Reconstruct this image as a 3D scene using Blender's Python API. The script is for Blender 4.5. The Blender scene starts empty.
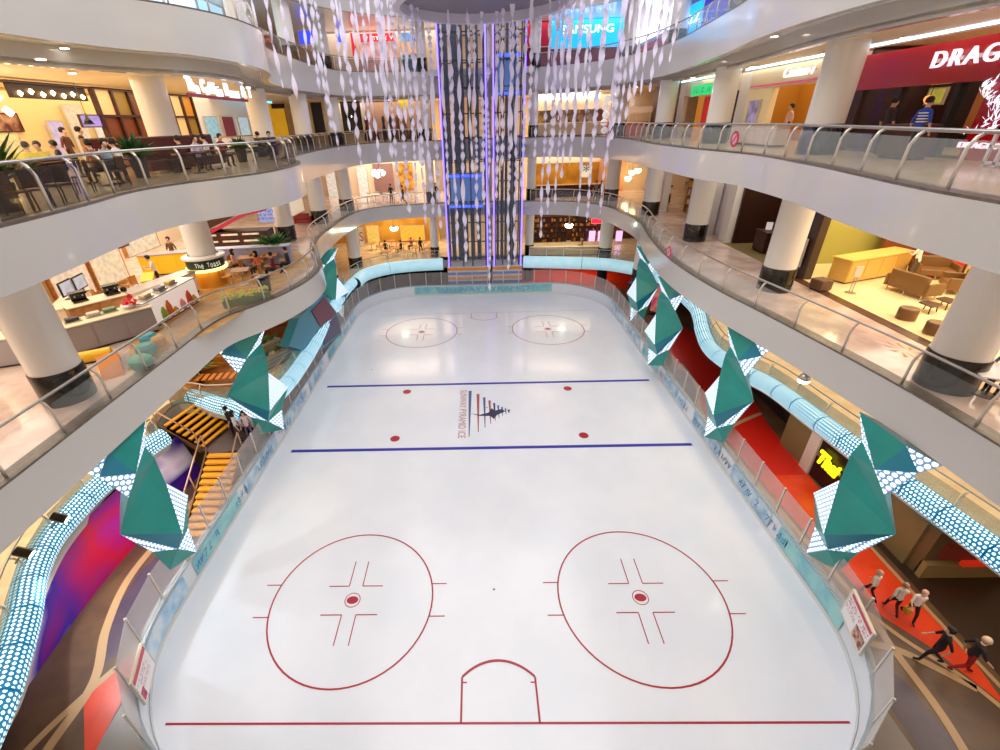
import bpy, math, random
from mathutils import Vector, Matrix
random.seed(7)
PI = math.pi
col = bpy.context.scene.collection
# ---------------------------------------------------------------- camera
FPX, PITCH, YAW, ROLL, DX, DY, EYE = 445.0111, .5048, -.0272, -.0346, -29.1323, -7.6186, 15.0
fw = Vector((math.sin(YAW)*math.cos(PITCH), math.cos(YAW)*math.cos(PITCH), -math.sin(PITCH)))
r0 = Vector((math.cos(YAW), -math.sin(YAW), 0)); u0 = r0.cross(fw)
RT = r0*math.cos(ROLL)+u0*math.sin(ROLL); UP = -r0*math.sin(ROLL)+u0*math.cos(ROLL)
CAMP = Vector((0, 0, EYE))
cam = bpy.data.objects.new('camera', bpy.data.cameras.new('camera')); col.objects.link(cam)
cam.matrix_world = Matrix(((RT.x, UP.x, -fw.x, 0), (RT.y, UP.y, -fw.y, 0), (RT.z, UP.z, -fw.z, EYE), (0, 0, 0, 1)))
cam.data.sensor_width = 36; cam.data.lens = 36*FPX/1000
cam.data.shift_x = -DX/1000; cam.data.shift_y = DY/1000
cam.data.clip_end = 300
bpy.context.scene.camera = cam
def _ray(px, py): return fw+RT*((px-500-DX)/FPX)-UP*((py-375-DY)/FPX)
def P(px, py, z):                       # a point of the photograph on the floor at height z
    d = _ray(px, py); return CAMP+d*((z-EYE)/d.z)
# ---------------------------------------------------------------- materials
def lin(c):
    return tuple((v/12.92 if v <= .04045 else ((v+.055)/1.055)**2.4) for v in c)
def hx(s): return tuple(int(s[i:i+2], 16)/255 for i in (0, 2, 4))
MATS = {}
def mat(name, c, rough=.5, metal=0., emit=0., ec=None, noise=0., scale=4., alpha=1., trans=0., c2=None, bump=0., coat=0.):
    if name in MATS: return MATS[name]
    m = bpy.data.materials.new(name); m.use_nodes = True; nt = m.node_tree; b = nt.nodes['Principled BSDF']
    if isinstance(c, str): c = hx(c)
    rgb = (*lin(c), 1)
    b.inputs['Base Color'].default_value = rgb; b.inputs['Roughness'].default_value = rough; b.inputs['Metallic'].default_value = metal
    if coat: b.inputs['Coat Weight'].default_value = coat; b.inputs['Coat Roughness'].default_value = .08
    if alpha < 1: b.inputs['Alpha'].default_value = alpha
    if trans: b.inputs['Transmission Weight'].default_value = trans
    if emit:
        e = ec if ec is not None else c
        if isinstance(e, str): e = hx(e)
        b.inputs['Emission Color'].default_value = (*lin(e), 1); b.inputs['Emission Strength'].default_value = emit
    if noise or c2 or bump:
        tc = nt.nodes.new('ShaderNodeTexCoord'); n = nt.nodes.new('ShaderNodeTexNoise'); n.inputs['Scale'].default_value = scale
        n.inputs['Detail'].default_value = 6; nt.links.new(tc.outputs['Object'], n.inputs['Vector'])
        if noise or c2:
            rp = nt.nodes.new('ShaderNodeValToRGB'); rp.color_ramp.elements[0].position = .38; rp.color_ramp.elements[1].position = .62
            o = hx(c2) if isinstance(c2, str) else c2
            if o is None: o = tuple(max(0, v-noise) for v in c)
            rp.color_ramp.elements[0].color = (*lin(o), 1); rp.color_ramp.elements[1].color = rgb
            nt.links.new(n.outputs['Fac'], rp.inputs['Fac']); nt.links.new(rp.outputs['Color'], b.inputs['Base Color'])
        if bump:
            bp = nt.nodes.new('ShaderNodeBump'); bp.inputs['Strength'].default_value = bump; bp.inputs['Distance'].default_value = .02
            nt.links.new(n.outputs['Fac'], bp.inputs['Height']); nt.links.new(bp.outputs['Normal'], b.inputs['Normal'])
    MATS[name] = m; return m
def dotmat(name, ca, cb, su, rad, emit, sv=None):     # perforated luminous skin: light through a grid of round holes
    m = bpy.data.materials.new(name); m.use_nodes = True; nt = m.node_tree; b = nt.nodes['Principled BSDF']; N = nt.nodes.new; L = nt.links.new
    uv = N('ShaderNodeUVMap'); sp = N('ShaderNodeSeparateXYZ'); L(uv.outputs['UV'], sp.inputs[0])
    def M(op, a, bb=None, c=None):
        n = N('ShaderNodeMath'); n.operation = op
        for i, v in enumerate((a, bb, c)):
            if v is None: continue
            if isinstance(v, (int, float)): n.inputs[i].default_value = v
            else: L(v, n.inputs[i])
        return n.outputs[0]
    u = M('MULTIPLY', sp.outputs[0], su); v = M('MULTIPLY', sp.outputs[1], sv or su)
    row = M('MODULO', M('FLOOR', v), 2.0); u2 = M('ADD', u, M('MULTIPLY', row, .5))
    du = M('SUBTRACT', M('FRACT', u2), .5); dv = M('SUBTRACT', M('FRACT', v), .5)
    d = M('SQRT', M('ADD', M('MULTIPLY', du, du), M('MULTIPLY', dv, dv)))
    f = M('LESS_THAN', d, rad)
    mx = N('ShaderNodeMix'); mx.data_type = 'RGBA'; L(f, mx.inputs['Factor']); mx.inputs['A'].default_value = (*lin(hx(ca)), 1); mx.inputs['B'].default_value = (*lin(hx(cb)), 1)
    L(mx.outputs['Result'], b.inputs['Base Color']); L(mx.outputs['Result'], b.inputs['Emission Color']); b.inputs['Emission Strength'].default_value = emit
    b.inputs['Roughness'].default_value = .4
    MATS[name] = m; return m
def glass(name, tint, a, rough=.05):
    m = bpy.data.materials.new(name); m.use_nodes = True; nt = m.node_tree; nt.nodes.clear(); N = nt.nodes.new; L = nt.links.new
    out = N('ShaderNodeOutputMaterial'); t = N('ShaderNodeBsdfTransparent'); t.inputs[0].default_value = (1, 1, 1, 1)
    g = N('ShaderNodeBsdfPrincipled'); g.inputs['Base Color'].default_value = (*lin(hx(tint)), 1); g.inputs['Roughness'].default_value = rough
    fr = N('ShaderNodeLayerWeight'); fr.inputs['Blend'].default_value = .25
    ma = N('ShaderNodeMath'); ma.operation = 'MULTIPLY_ADD'; ma.inputs[1].default_value = .22; ma.inputs[2].default_value = a; L(fr.outputs['Fresnel'], ma.inputs[0])
    mx = N('ShaderNodeMixShader'); L(ma.outputs[0], mx.inputs[0]); L(t.outputs[0], mx.inputs[1]); L(g.outputs[0], mx.inputs[2]); L(mx.outputs[0], out.inputs[0])
    MATS[name] = m; return m
white = mat('white_plaster', 'e9e6e2', .28, coat=.3)
fascia_m = mat('glossy_fascia', 'cdc9c3', .22, coat=.5)
ceil_m = mat('ceiling_paint', 'efe2cf', .6)
colm = mat('column_paint', 'ece7df', .3, coat=.3)
black = mat('black_gloss', '15120f', .15, coat=.4)
steel = mat('brushed_steel', 'b8b4ae', .3, .85)
alum = mat('pale_steel', 'd8d0c4', .35, .5)
kerb = mat('stone_kerb', '6f6459', .35, noise=.06, scale=8)
marble = mat('pink_marble', 'e4cfc2', .12, c2='cdb3a4', scale=1.2, coat=.4)
creamtile = mat('cream_tile', 'ecd9b4', .2, c2='dfc79c', scale=1.5, coat=.3)
beige = mat('beige_plaster', 'e8d3ac', .5)
glass_m = glass('clear_glass', 'c9cfc9', .07)
glass_t = glass('teal_glass', '7fa8a0', .28)
glass_d = glass('smoked_glass', '3a322a', .32)
rinkglass = glass('rink_glass', 'd9d2cc', .16)
teal = mat('teal_panel', '1b9a91', .35, c2='178c84', scale=.6, coat=.2)
teal2 = mat('deep_teal_panel', '0d84a0', .35, coat=.2)
wood = mat('dark_walnut', '4b2414', .4, c2='38190d', scale=6)
wood2 = mat('light_oak', 'c48a4c', .45, c2='a9713a', scale=6)
orange_ply = mat('orange_laminate', 'd9822b', .4)
tube_m = dotmat('perforated_tube_skin', '176488', 'd8fbff', 7.2, .34, 1.05)
led_white = dotmat('perforated_white_skin', '5c7ea4', 'f2feff', 6.0, .41, .85)
backtube_m = mat('frosted_tube_skin', 'bcdce6', .4, emit=.5, ec='b4e2ee', c2='9ccbd8', scale=1.5)
def lamp(name, c, s): return mat(name, c, .5, emit=s)
warm_led = lamp('warm_lamp', 'ffdf9e', 9); white_led = lamp('white_lamp', 'fff4e6', 7); blue_led = lamp('blue_strip', '7a62ff', 2.6); cyan_led = lamp('cyan_strip', 'b9ecff', 4)
# ---------------------------------------------------------------- mesh helpers
class MB:
    def __init__(s): s.v = []; s.f = []; s.m = []; s.uv = []
    def add(s, vs, fs, m=0, uvs=None):
        o = len(s.v); s.v += [tuple(v) for v in vs]
        for i, f in enumerate(fs):
            s.f.append([o+k for k in f]); s.m.append(m); s.uv.append(uvs[i] if uvs else None)
        return s
    def box(s, x0, x1, y0, y1, z0, z1, m=0, rz=0, c=None):
        vs = [(x, y, z) for z in (z0, z1) for x, y in ((x0, y0), (x1, y0), (x1, y1), (x0, y1))]
        if rz:
            cx, cy = c or ((x0+x1)/2, (y0+y1)/2); a, b = math.cos(rz), math.sin(rz)
            vs = [(cx+(x-cx)*a-(y-cy)*b, cy+(x-cx)*b+(y-cy)*a, z) for x, y, z in vs]
        return s.add(vs, [(0, 3, 2, 1), (4, 5, 6, 7), (0, 1, 5, 4), (1, 2, 6, 5), (2, 3, 7, 6), (3, 0, 4, 7)], m)
    def lathe(s, prof, c=(0, 0, 0), n=20, m=0, caps=True):    # prof: (radius, z)
        vs = [(c[0]+r*math.cos(2*PI*k/n), c[1]+r*math.sin(2*PI*k/n), c[2]+z) for r, z in prof for k in range(n)]
        fs = [(j*n+k, j*n+(k+1) % n, (j+1)*n+(k+1) % n, (j+1)*n+k) for j in range(len(prof)-1) for k in range(n)]
        if caps: fs += [tuple(range(n-1, -1, -1)), tuple((len(prof)-1)*n+k for k in range(n))]
        return s.add(vs, fs, m)
    def tube(s, pts, r, n=10, m=0, caps=True, rad=None):
        pts = [Vector(p) for p in pts]; vs = []; fs = []; uvs = []; L = 0; prev = None; acc = []
        for i, p in enumerate(pts):
            t = (pts[min(i+1, len(pts)-1)]-pts[max(i-1, 0)]).normalized()
            if prev is None: a = t.cross(Vector((0, 0, 1))) if abs(t.z) < .95 else t.cross(Vector((1, 0, 0)))
            else: a = prev-t*prev.dot(t)
            a.normalize(); prev = a; b = t.cross(a); rr = rad[i] if rad else r
            if i: L += (p-pts[i-1]).length
            acc.append(L)
            vs += [p+a*rr*math.cos(2*PI*k/n)+b*rr*math.sin(2*PI*k/n) for k in range(n)]
        for j in range(len(pts)-1):
            for k in range(n):
                fs.append((j*n+k, j*n+(k+1) % n, (j+1)*n+(k+1) % n, (j+1)*n+k))
                c = 2*PI*r; uvs.append(((acc[j], c*k/n), (acc[j], c*(k+1)/n), (acc[j+1], c*(k+1)/n), (acc[j+1], c*k/n)))
        if caps:
            fs += [tuple(range(n-1, -1, -1)), tuple((len(pts)-1)*n+k for k in range(n))]; uvs += [None, None]
        return s.add(vs, fs, m, uvs)
    def prism(s, poly, z0, z1, m=0, mt=None, mb=None):
        n = len(poly); A = sum(poly[i][0]*poly[(i+1) % n][1]-poly[(i+1) % n][0]*poly[i][1] for i in range(n))
        if A < 0: poly = poly[::-1]
        vs = [(x, y, z0) for x, y in poly]+[(x, y, z1) for x, y in poly]
        s.add(vs, [(k, (k+1) % n, n+(k+1) % n, n+k) for k in range(n)], m)
        s.add(vs[n:], [tuple(range(n))], m if mt is None else mt); return s.add(vs[:n], [tuple(range(n-1, -1, -1))], m if mb is None else mb)
    def flat(s, poly, z, m=0): return s.add([(p[0], p[1], z) for p in poly], [tuple(range(len(poly)))], m)
    def wall(s, path, z0, z1, th, m=0, side=1):      # path of (x,y) or (x,y,z0[,z1]), thickness to the left when side=1
        n = len(path); ps = [Vector(p[:2]) for p in path]; vs = []
        for i, p in enumerate(ps):
            t = (ps[min(i+1, n-1)]-ps[max(i-1, 0)]).normalized(); nn = Vector((-t.y, t.x))*th*side; q = p+nn
            a = path[i][2] if len(path[i]) > 2 else z0; b = path[i][3] if len(path[i]) > 3 else z1
            vs += [(p.x, p.y, a), (p.x, p.y, b), (q.x, q.y, b), (q.x, q.y, a)]
        fs = [(4*j+k, 4*j+(k+1) % 4, 4*j+4+(k+1) % 4, 4*j+4+k) for j in range(n-1) for k in range(4)]+[(3, 2, 1, 0), (4*n-4, 4*n-3, 4*n-2, 4*n-1)]
        return s.add(vs, fs, m)
    def build(s, name, mats, parent=None, smooth=False, world=False, loc=None, bevel=0):
        me = bpy.data.meshes.new(name); off = Vector((0, 0, 0))
        if world and parent is not None: off = abspos(parent)
        if loc is not None: off = Vector(loc)
        me.from_pydata([tuple(Vector(v)-off) for v in s.v], [], s.f)
        if not isinstance(mats, (list, tuple)): mats = [mats]
        for x in mats: me.materials.append(x)
        me.polygons.foreach_set('material_index', s.m)
        if any(u for u in s.uv):
            l = me.uv_layers.new(name='UVMap'); k = 0
            for p, u in zip(me.polygons, s.uv):
                for q in range(p.loop_total): l.data[p.loop_start+q].uv = u[q] if u else (0, 0)
        if smooth:
            me.polygons.foreach_set('use_smooth', [True]*len(me.polygons))
        me.update(); o = bpy.data.objects.new(name, me); col.objects.link(o)
        if loc is not None: o.location = loc
        if parent is not None: o.parent = parent
        if smooth == 'auto':
            try: me.set_sharp_from_angle(angle=.7)
            except Exception: pass
        if bevel:
            b = o.modifiers.new('bevel', 'BEVEL'); b.width = bevel; b.segments = 2; b.limit_method = 'ANGLE'
        return o
def abspos(o):
    v = Vector((0, 0, 0))
    while o: v += o.location; o = o.parent
    return v
def tag(o, label=None, cat=None, group=None, kind=None):
    if label: o['label'] = label
    if cat: o['category'] = cat
    if group: o['group'] = group
    if kind: o['kind'] = kind
    return o
def thing(name, label, cat, loc=(0, 0, 0), rz=0, group=None):
    o = bpy.data.objects.new(name, None); col.objects.link(o); o.location = loc; o.rotation_euler = (0, 0, rz); o.empty_display_size = .2
    return tag(o, label, cat, group)
def struct(name, mb, m, parent=None, smooth=False):
    o = mb.build(name, m, parent, smooth)
    o['kind'] = 'structure'; return o
def copytree(o, parent=None):
    c = o.copy(); col.objects.link(c)
    if parent is not None: c.parent = parent
    for ch in list(o.children): copytree(ch, c)
    return c
def dup(o, loc, rz, label, group=None, sc=None):
    c = copytree(o); c.location = loc; c.rotation_euler = (0, 0, rz); c['label'] = label
    if group: c['group'] = group
    if sc: c.scale = (sc,)*3
    return c
FACE = {'R': Matrix(((0, 0, -1), (-1, 0, 0), (0, 1, 0))), 'L': Matrix(((0, 0, 1), (1, 0, 0), (0, 1, 0))), 'B': Matrix(((1, 0, 0), (0, 0, -1), (0, 1, 0))), 'T': Matrix.Identity(3)}
def text(name, body, loc, face, w, h, m, parent=None, ext=.03, spin=0, rot=None, shear=0, bold=0., spc=1.0):
    cu = bpy.data.curves.new(name, 'FONT'); cu.body = body; cu.size = 1; cu.extrude = ext; cu.align_x = 'CENTER'; cu.align_y = 'CENTER'; cu.shear = shear; cu.offset = bold; cu.space_character = spc
    o = bpy.data.objects.new(name, cu); col.objects.link(o); cu.materials.append(m)
    bpy.context.view_layer.update(); d = o.dimensions.copy()
    o.scale = (w/max(d.x, .01), h/max(d.y, .01), 1)
    R = rot if rot is not None else FACE[face]
    if spin: R = R @ Matrix.Rotation(spin, 3, 'Z')
    o.rotation_euler = R.to_euler(); o.location = Vector(loc)
    me = bpy.data.meshes.new_from_object(o); q = bpy.data.objects.new(name, me); col.objects.link(q)
    q.scale = o.scale; q.rotation_euler = o.rotation_euler; q.location = o.location; bpy.data.objects.remove(o); o = q
    if parent is not None:
        o.parent = parent; o.location = Vector(loc)-abspos(parent)
    return o
def scribble(parent, m, w, h, rows, per, loc, rot, seed=1, th=.012):      # writing too small to read in the photograph
    rnd = random.Random(seed); mb = MB(); ch = h/rows
    for r in range(rows):
        x = -w/2; y0 = h/2-ch*(r+.85); cw = w/per
        for k in range(per):
            if rnd.random() < .14: continue
            a = x+cw*k; s = cw*.16; t = ch*.66
            for q in range(rnd.choice((2, 3))):
                kind = rnd.randrange(3)
                if kind == 0: p = rnd.choice((0, .6))*cw; mb.add([(a+p, y0, 0), (a+p+s, y0, 0), (a+p+s, y0+t, 0), (a+p, y0+t, 0)], [(0, 1, 2, 3)])
                elif kind == 1: v = rnd.choice((0, .45, .85))*t; mb.add([(a, y0+v, .001), (a+cw*.7, y0+v, .001), (a+cw*.7, y0+v+t*.16, .001), (a, y0+v+t*.16, .001)], [(0, 1, 2, 3)])
                else: mb.add([(a, y0, .002), (a+s, y0, .002), (a+cw*.6+s, y0+t, .002), (a+cw*.6, y0+t, .002)], [(0, 1, 2, 3)])
    o = mb.build('lettering', m, parent); o.rotation_euler = rot.to_euler() if rot is not None else (0, 0, 0); o.location = loc; return o
def smoothpath(pts, per=6):
    out = []; n = len(pts)
    for i in range(n-1):
        p0, p1, p2, p3 = [Vector(pts[max(0, min(n-1, k))]) for k in (i-1, i, i+1, i+2)]
        for k in range(per):
            t = k/per; out.append(.5*((2*p1)+(p2-p0)*t+(2*p0-5*p1+4*p2-p3)*t*t+(3*p1-p0-3*p2+p3)*t**3))
    out.append(Vector(pts[-1])); return out
def resample(pts, step):
    pts = [Vector(p) for p in pts]; L = sum((pts[i+1]-pts[i]).length for i in range(len(pts)-1)); n = max(1, round(L/step)); st = L/n
    out = [pts[0].copy()]; d = 0; nxt = st
    for i in range(len(pts)-1):
        s = (pts[i+1]-pts[i]).length
        while nxt <= d+s+1e-6 and len(out) < n: out.append(pts[i].lerp(pts[i+1], (nxt-d)/s)); nxt += st
        d += s
    out.append(pts[-1].copy()); return out
# ================================================================ THE SETTING
XW = 26; YB = 56
E1 = smoothpath([(-10.7, 1), (-10.8, 8.2), (-10.85, 14), (-10.8, 16.9), (-9.9, 18.5), (-9.2, 20), (-8.7, 22.3), (-8.9, 24.8), (-10, 27.5), (-11.1, 31), (-11.3, 35), (-11.3, 39), (-10.7, 42.6), (-9, 44.3), (-6.5, 45.1), (-4, 45.5), (.4, 45.6), (5, 45), (8.8, 44), (11, 41.5), (11.7, 37.5), (11.8, 34), (11, 29.6), (10.4, 25.3), (10.3, 22), (10.5, 19), (10.9, 16.6), (11.3, 14), (11.7, 10.7), (11.8, 7.5), (11.8, 1)])
E2 = smoothpath([(-8.3, 1, 12.45), (-8.9, 8.3, 12.4), (-9.3, 11.1, 12.4), (-9.75, 13.2, 12.35), (-9.5, 14.9, 12.35), (-8.7, 16.5, 12.3), (-8.05, 18, 12.3), (-7.85, 20, 12.25), (-8.1, 22.3, 12.2), (-8.9, 24.2, 12.15), (-10.1, 26.2, 12.1), (-10.7, 30, 12), (-11.1, 36, 11.9), (-11, 40, 11.9), (-10.3, 43.2, 11.9), (-8.3, 45.3, 11.9), (-4, 46, 11.9), (5, 45.8, 11.9), (8, 45, 11.9), (10.5, 41.5, 11.95), (10.9, 36, 12.1), (10.3, 30, 12.25), (10.2, 26.5, 12.3), (10.3, 23.1, 12.3), (10.65, 20.2, 12.35), (10.6, 18.1, 12.35), (10.2, 15.7, 12.4), (9.9, 14, 12.4), (9.5, 12.3, 12.4), (9, 10.2, 12.45), (8.7, 8, 12.5), (8.3, 1, 12.5)])
E3 = smoothpath([(-14.8, 6, 17.5), (-13.6, 11.5, 17.5), (-12.9, 14.9, 17.5), (-12.5, 16.6, 17.5), (-11.8, 18.4, 17.5), (-10.7, 20, 17.5), (-9.95, 21.8, 17.45), (-9.7, 23.6, 17.4), (-9.9, 25.6, 17.3), (-11, 28, 17.2), (-11.8, 32, 17.2), (-11.7, 40, 17.2), (-10.5, 44, 17.2), (-7, 46, 17.2), (0, 46.6, 17.2), (5, 46.4, 17.2), (9.6, 43.6, 17.2), (11.8, 39, 17.2), (12.3, 33.5, 17.25), (11.8, 28.5, 17.3), (11.2, 24, 17.35), (10.6, 20.5, 17.4), (10.3, 17, 17.4), (10.6, 13.5, 17.4), (11.6, 10, 17.4), (13.5, 6, 17.4)])
EG = smoothpath([(-11.3, 2.5), (-11.9, 5), (-12.3, 6.1), (-13.1, 7.3), (-14, 8.6), (-14.7, 10.1), (-15, 11.4), (-15.1, 13), (-14.9, 15), (-14.6, 16.3), (-15.6, 17.2), (-15.6, 19), (-13.4, 18.5), (-11.5, 17.7), (-10.9, 19.3), (-10.7, 21.8), (-10.9, 25.7), (-11.4, 32), (-11.5, 38.3), (-10.9, 41.4), (-9, 43.2), (-6.5, 44), (-4, 44.3), (.4, 44.6), (5, 44.3), (9, 43.4), (12.5, 42.6), (15.3, 40.8), (15.7, 37), (15.6, 31), (15.2, 28.4), (14.4, 26.4), (13.8, 23.6), (14.2, 21.2), (14.8, 19.6), (15.1, 16.6), (15.6, 12.2), (15.9, 10.1), (16.2, 6), (16.3, 2)], 5)
def offset(path, d):
    out = []
    for i, p in enumerate(path):
        t = (Vector(path[min(i+1, len(path)-1)][:2])-Vector(path[max(i-1, 0)][:2])).normalized(); out.append(Vector((p[0]-t.y*d, p[1]+t.x*d)))
    return out
def deck(path, ztop, zc, floor_mats, yn, cz_mat):
    poly = [(p.x, p.y) for p in offset(path, .12)]
    outer = [(XW, yn), (XW, YB), (-XW, YB), (-XW, yn)]
    if path[0].x > 0: poly = poly[::-1]
    ring = poly+[(poly[-1][0], yn)]+outer+[(poly[0][0], yn)]
    o = struct('floor', MB().prism(ring, ztop-.2, ztop), floor_mats)
    c = struct('ceiling', MB().prism([(p[0]*1.0, p[1]) for p in ring], zc, zc+.12), cz_mat)
    return ring
def fascia(n, path, zt, zb0, th=.35):
    pts = [(p.x, p.y, (p.z if len(p) > 2 and p.z else zb0), zt) for p in path]
    struct('trim_%d' % n, MB().wall(pts, zb0, zt, th, side=1), fascia_m, smooth='auto')
    struct('trim_%d' % (n+1), MB().wall([(p.x, p.y) for p in path], zt, zt+.06, .42, side=1), kerb)
def v3(path, zb): return [Vector((p.x, p.y, p.z if len(p) > 2 else zb)) for p in path]
deck(E1, 8.1, 7.35, marble, -3, beige); fascia(1, v3(E1, 6.9), 8.12, 6.9)
deck(E2, 13.5, 12.9, creamtile, -3, white); fascia(3, v3(E2, 12.2), 13.52, 12.2)
deck(E3, 18.9, 17.55, creamtile, -3, white); fascia(5, v3(E3, 17.4), 18.92, 17.4)
deck(EG, 2.7, 2.1, creamtile, -3, beige); fascia(7, v3(EG, 2.1), 2.72, 2.1, .25)
# dropped bulkhead under the third level, set back from its edge
BK = offset(E3, 1.3)
struct('trim_9', MB().wall([tuple(p) for p in BK], 16.95, 17.56, .3), fascia_m, smooth='auto')
struct('ceiling', MB().prism([tuple(p) for p in BK]+[(BK[-1][0], -3), (XW, -3), (XW, YB), (-XW, YB), (-XW, -3), (BK[0][0], -3)], 17.02, 17.12), mat('warm_ceiling', 'f3e0c2', .6))
# upper gallery edge over the third level and the roof with its skylight
E4 = smoothpath([(-15.5, 12), (-13, 22), (-12.5, 30), (-12, 37), (-9, 41.8), (-4.5, 44.5), (0, 45.3), (5, 45), (10, 42), (13, 36), (13, 28), (12.5, 20), (14, 12)])
fascia(10, v3(E4, 22.4), 23.6, 22.4)
struct('ceiling', MB().prism([(p.x, p.y) for p in offset(E4, .12)]+[(14, -3), (XW, -3), (XW, YB), (-XW, YB), (-XW, -3), (-15.6, -3)], 22.6, 22.8), white)
struct('ceiling', MB().box(-XW, XW, -4, YB, 29, 29.2), white)
struct('wall_left', MB().box(-XW-.2, -XW, 0, YB, 0, 29), beige)
struct('wall_right', MB().box(XW, XW+.2, 0, YB, 0, 29), beige)
struct('wall_back', MB().box(-XW, XW, YB, YB+.2, 0, 29), beige)
struct('wall_front', MB().box(-XW, XW, -4.2, -4, 0, 29), white)
# ---- rink-level floor with its inlaid shapes
g = MB(); g.box(-XW, XW, -4, YB, -.3, 0, 0)
def inlay(poly, m, z=.004): g.flat(poly, z, m)
OR, BR, CR, PU, RD, DK = 1, 2, 3, 4, 5, 6
def band(pts, w, m, z):
    pts = smoothpath([Vector((*p, 0)) for p in pts], 8); vs = []
    for i, p in enumerate(pts):
        t = (pts[min(i+1, len(pts)-1)]-pts[max(i-1, 0)]).normalized(); n = Vector((-t.y, t.x, 0))*w/2
        vs += [(p.x-n.x, p.y-n.y, z), (p.x+n.x, p.y+n.y, z)]
    g.add(vs, [(2*i, 2*i+2, 2*i+3, 2*i+1) for i in range(len(pts)-1)], m)
inlay([(-15.2, 2), (-11, 2), (-11, 43), (-26, 43), (-26, 2)], BR)
inlay([(-12.35, 6.9), (-11.6, 8.2), (-11.1, 7), (-10.9, 5), (-10.9, 3), (-11.4, 3), (-11.3, 5.6)], OR, .008)
inlay([(-12.5, 7.7), (-13.0, 8.8), (-13.4, 10), (-13.5, 11.2), (-13.1, 12.4), (-12.2, 13), (-11.2, 12.5), (-11, 11), (-11.4, 9.2)], PU, .008)
inlay([(-12.5, 13), (-11, 12), (-11, 16.5), (-12.5, 16.5)], CR, .006)
inlay([(-13, 22), (-11, 20), (-11, 34), (-13.5, 34)], OR, .008)
band([(-12.35, 2.5), (-12.35, 5.5), (-12.35, 7.3), (-13.2, 9), (-13.75, 11), (-13.6, 13.5), (-13.4, 16)], .28, CR, .012)
band([(-13.6, 3), (-12.9, 5.6), (-12.3, 7), (-11.4, 8.8), (-11.05, 11)], .22, CR, .013)
inlay([(26, 2), (11.3, 2), (11.3, 44), (26, 44)], BR, .004)
inlay([(15.3, 2), (26, 2), (26, 13), (15.3, 13)], DK, .006)
inlay([(13.1, 11.5), (12.9, 14), (12.7, 20.5), (13.2, 27), (14.5, 33), (15.8, 37), (16.8, 30), (16.6, 24.5), (15.6, 20), (15.1, 14.5), (15.1, 10), (15, 8), (14.7, 6.5), (14, 8.2), (13.3, 9.2)], OR, .008)
inlay([(13.0, 16), (12.8, 20.5), (13.4, 26), (14.5, 33), (15.8, 37), (17, 30), (16.6, 24.5), (15.6, 20), (15.1, 16)], RD, .010)
inlay([(11.5, 8.6), (12.4, 7.2), (12.5, 5.6), (12, 3), (11.4, 3)], PU, .008)
inlay([(8, 42.5), (20, 42.5), (20, 50), (8, 50)], OR, .008)
inlay([(3, 42.5), (8, 42.5), (8, 50), (3, 50)], RD, .009)
inlay([(12.8, 26.5), (12.4, 24.4), (12.6, 21.6), (13.4, 23.4), (13.6, 26)], PU, .014)
band([(12.2, 4), (12.7, 6.2), (12.8, 7.9), (12.9, 9.8), (12.7, 13), (12.5, 18), (12.6, 21.5), (13.5, 24), (13.7, 27)], .24, CR, .016)
band([(11.4, 8.6), (12.3, 8.3), (13.1, 8), (14.3, 7)], .24, CR, .018)
band([(12.9, 9.4), (13.4, 8.4), (14.3, 7.1), (15, 5)], .16, CR, .018)
band([(15.05, 14), (15.0, 10.5), (15.0, 8), (15.1, 5)], .14, CR, .019)
band([(13.1, 19.5), (14.4, 20.3), (15.8, 21)], .2, CR, .019)
inlay([(-10.9, 42.2), (3, 42.2), (3, 56), (-10.9, 56)], DK, .007)
struct('floor', g, [mat('grey_vinyl', '8b7f76', .3), mat('orange_vinyl', 'e2431a', .3, c2='d03a12', scale=1), mat('brown_vinyl', '6a5038', .3, c2='594130', scale=1), mat('tan_vinyl', 'b89468', .35), mat('plum_vinyl', '50404f', .3, c2='46394a', scale=1.5), mat('red_vinyl', 'c42014', .3), mat('dark_vinyl', '37261b', .3)])
# ---- columns through the levels: pale drum with a black base
cols = [(-12.4, 11.2), (-13.7, 21.9), (-13.4, 31.5), (-12.9, 37.5), (-12.2, 43.4), (13, 10.9), (13, 19.1), (13.4, 28.3), (13.6, 37), (12.5, 44.5), (-4.6, 46.6), (5.2, 46.4)]
lv = [(2.7, 7.4), (8.1, 12.95), (13.5, 17.1), (18.9, 22.65)]
for i, (x, y) in enumerate(cols):
    for k, (a, b) in enumerate(lv):
        if i in (0, 5) and k >= 2 and i == 0 and k == 3: continue
        r = .62 if k < 3 else .55
        if i > 9: r = .42
        yy = y
        if k == 0 and i in (0, 1, 5, 6, 7): continue
        c = MB().lathe([(r, a+1.0), (r, b)], (x, yy, 0), 32)
        o = struct('column', c, colm, smooth='auto')
        bs = MB().lathe([(r+.04, a), (r+.04, a+.98), (r+.02, a+1.02)], (x, yy, 0), 32)
        q = bs.build('column_base', mat('navy_gloss', '101528', .12, coat=.5) if (i >= 6 and k == 2) else black, o, smooth='auto')
    if i not in (0, 1, 5, 6, 7):
        struct('column', MB().lathe([(.5, 0), (.5, 2.15)], (x if abs(x) > 6 else x, y+(1 if y < 40 else 0), 0), 20), mat('navy_column', '1a2340', .3))
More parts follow.
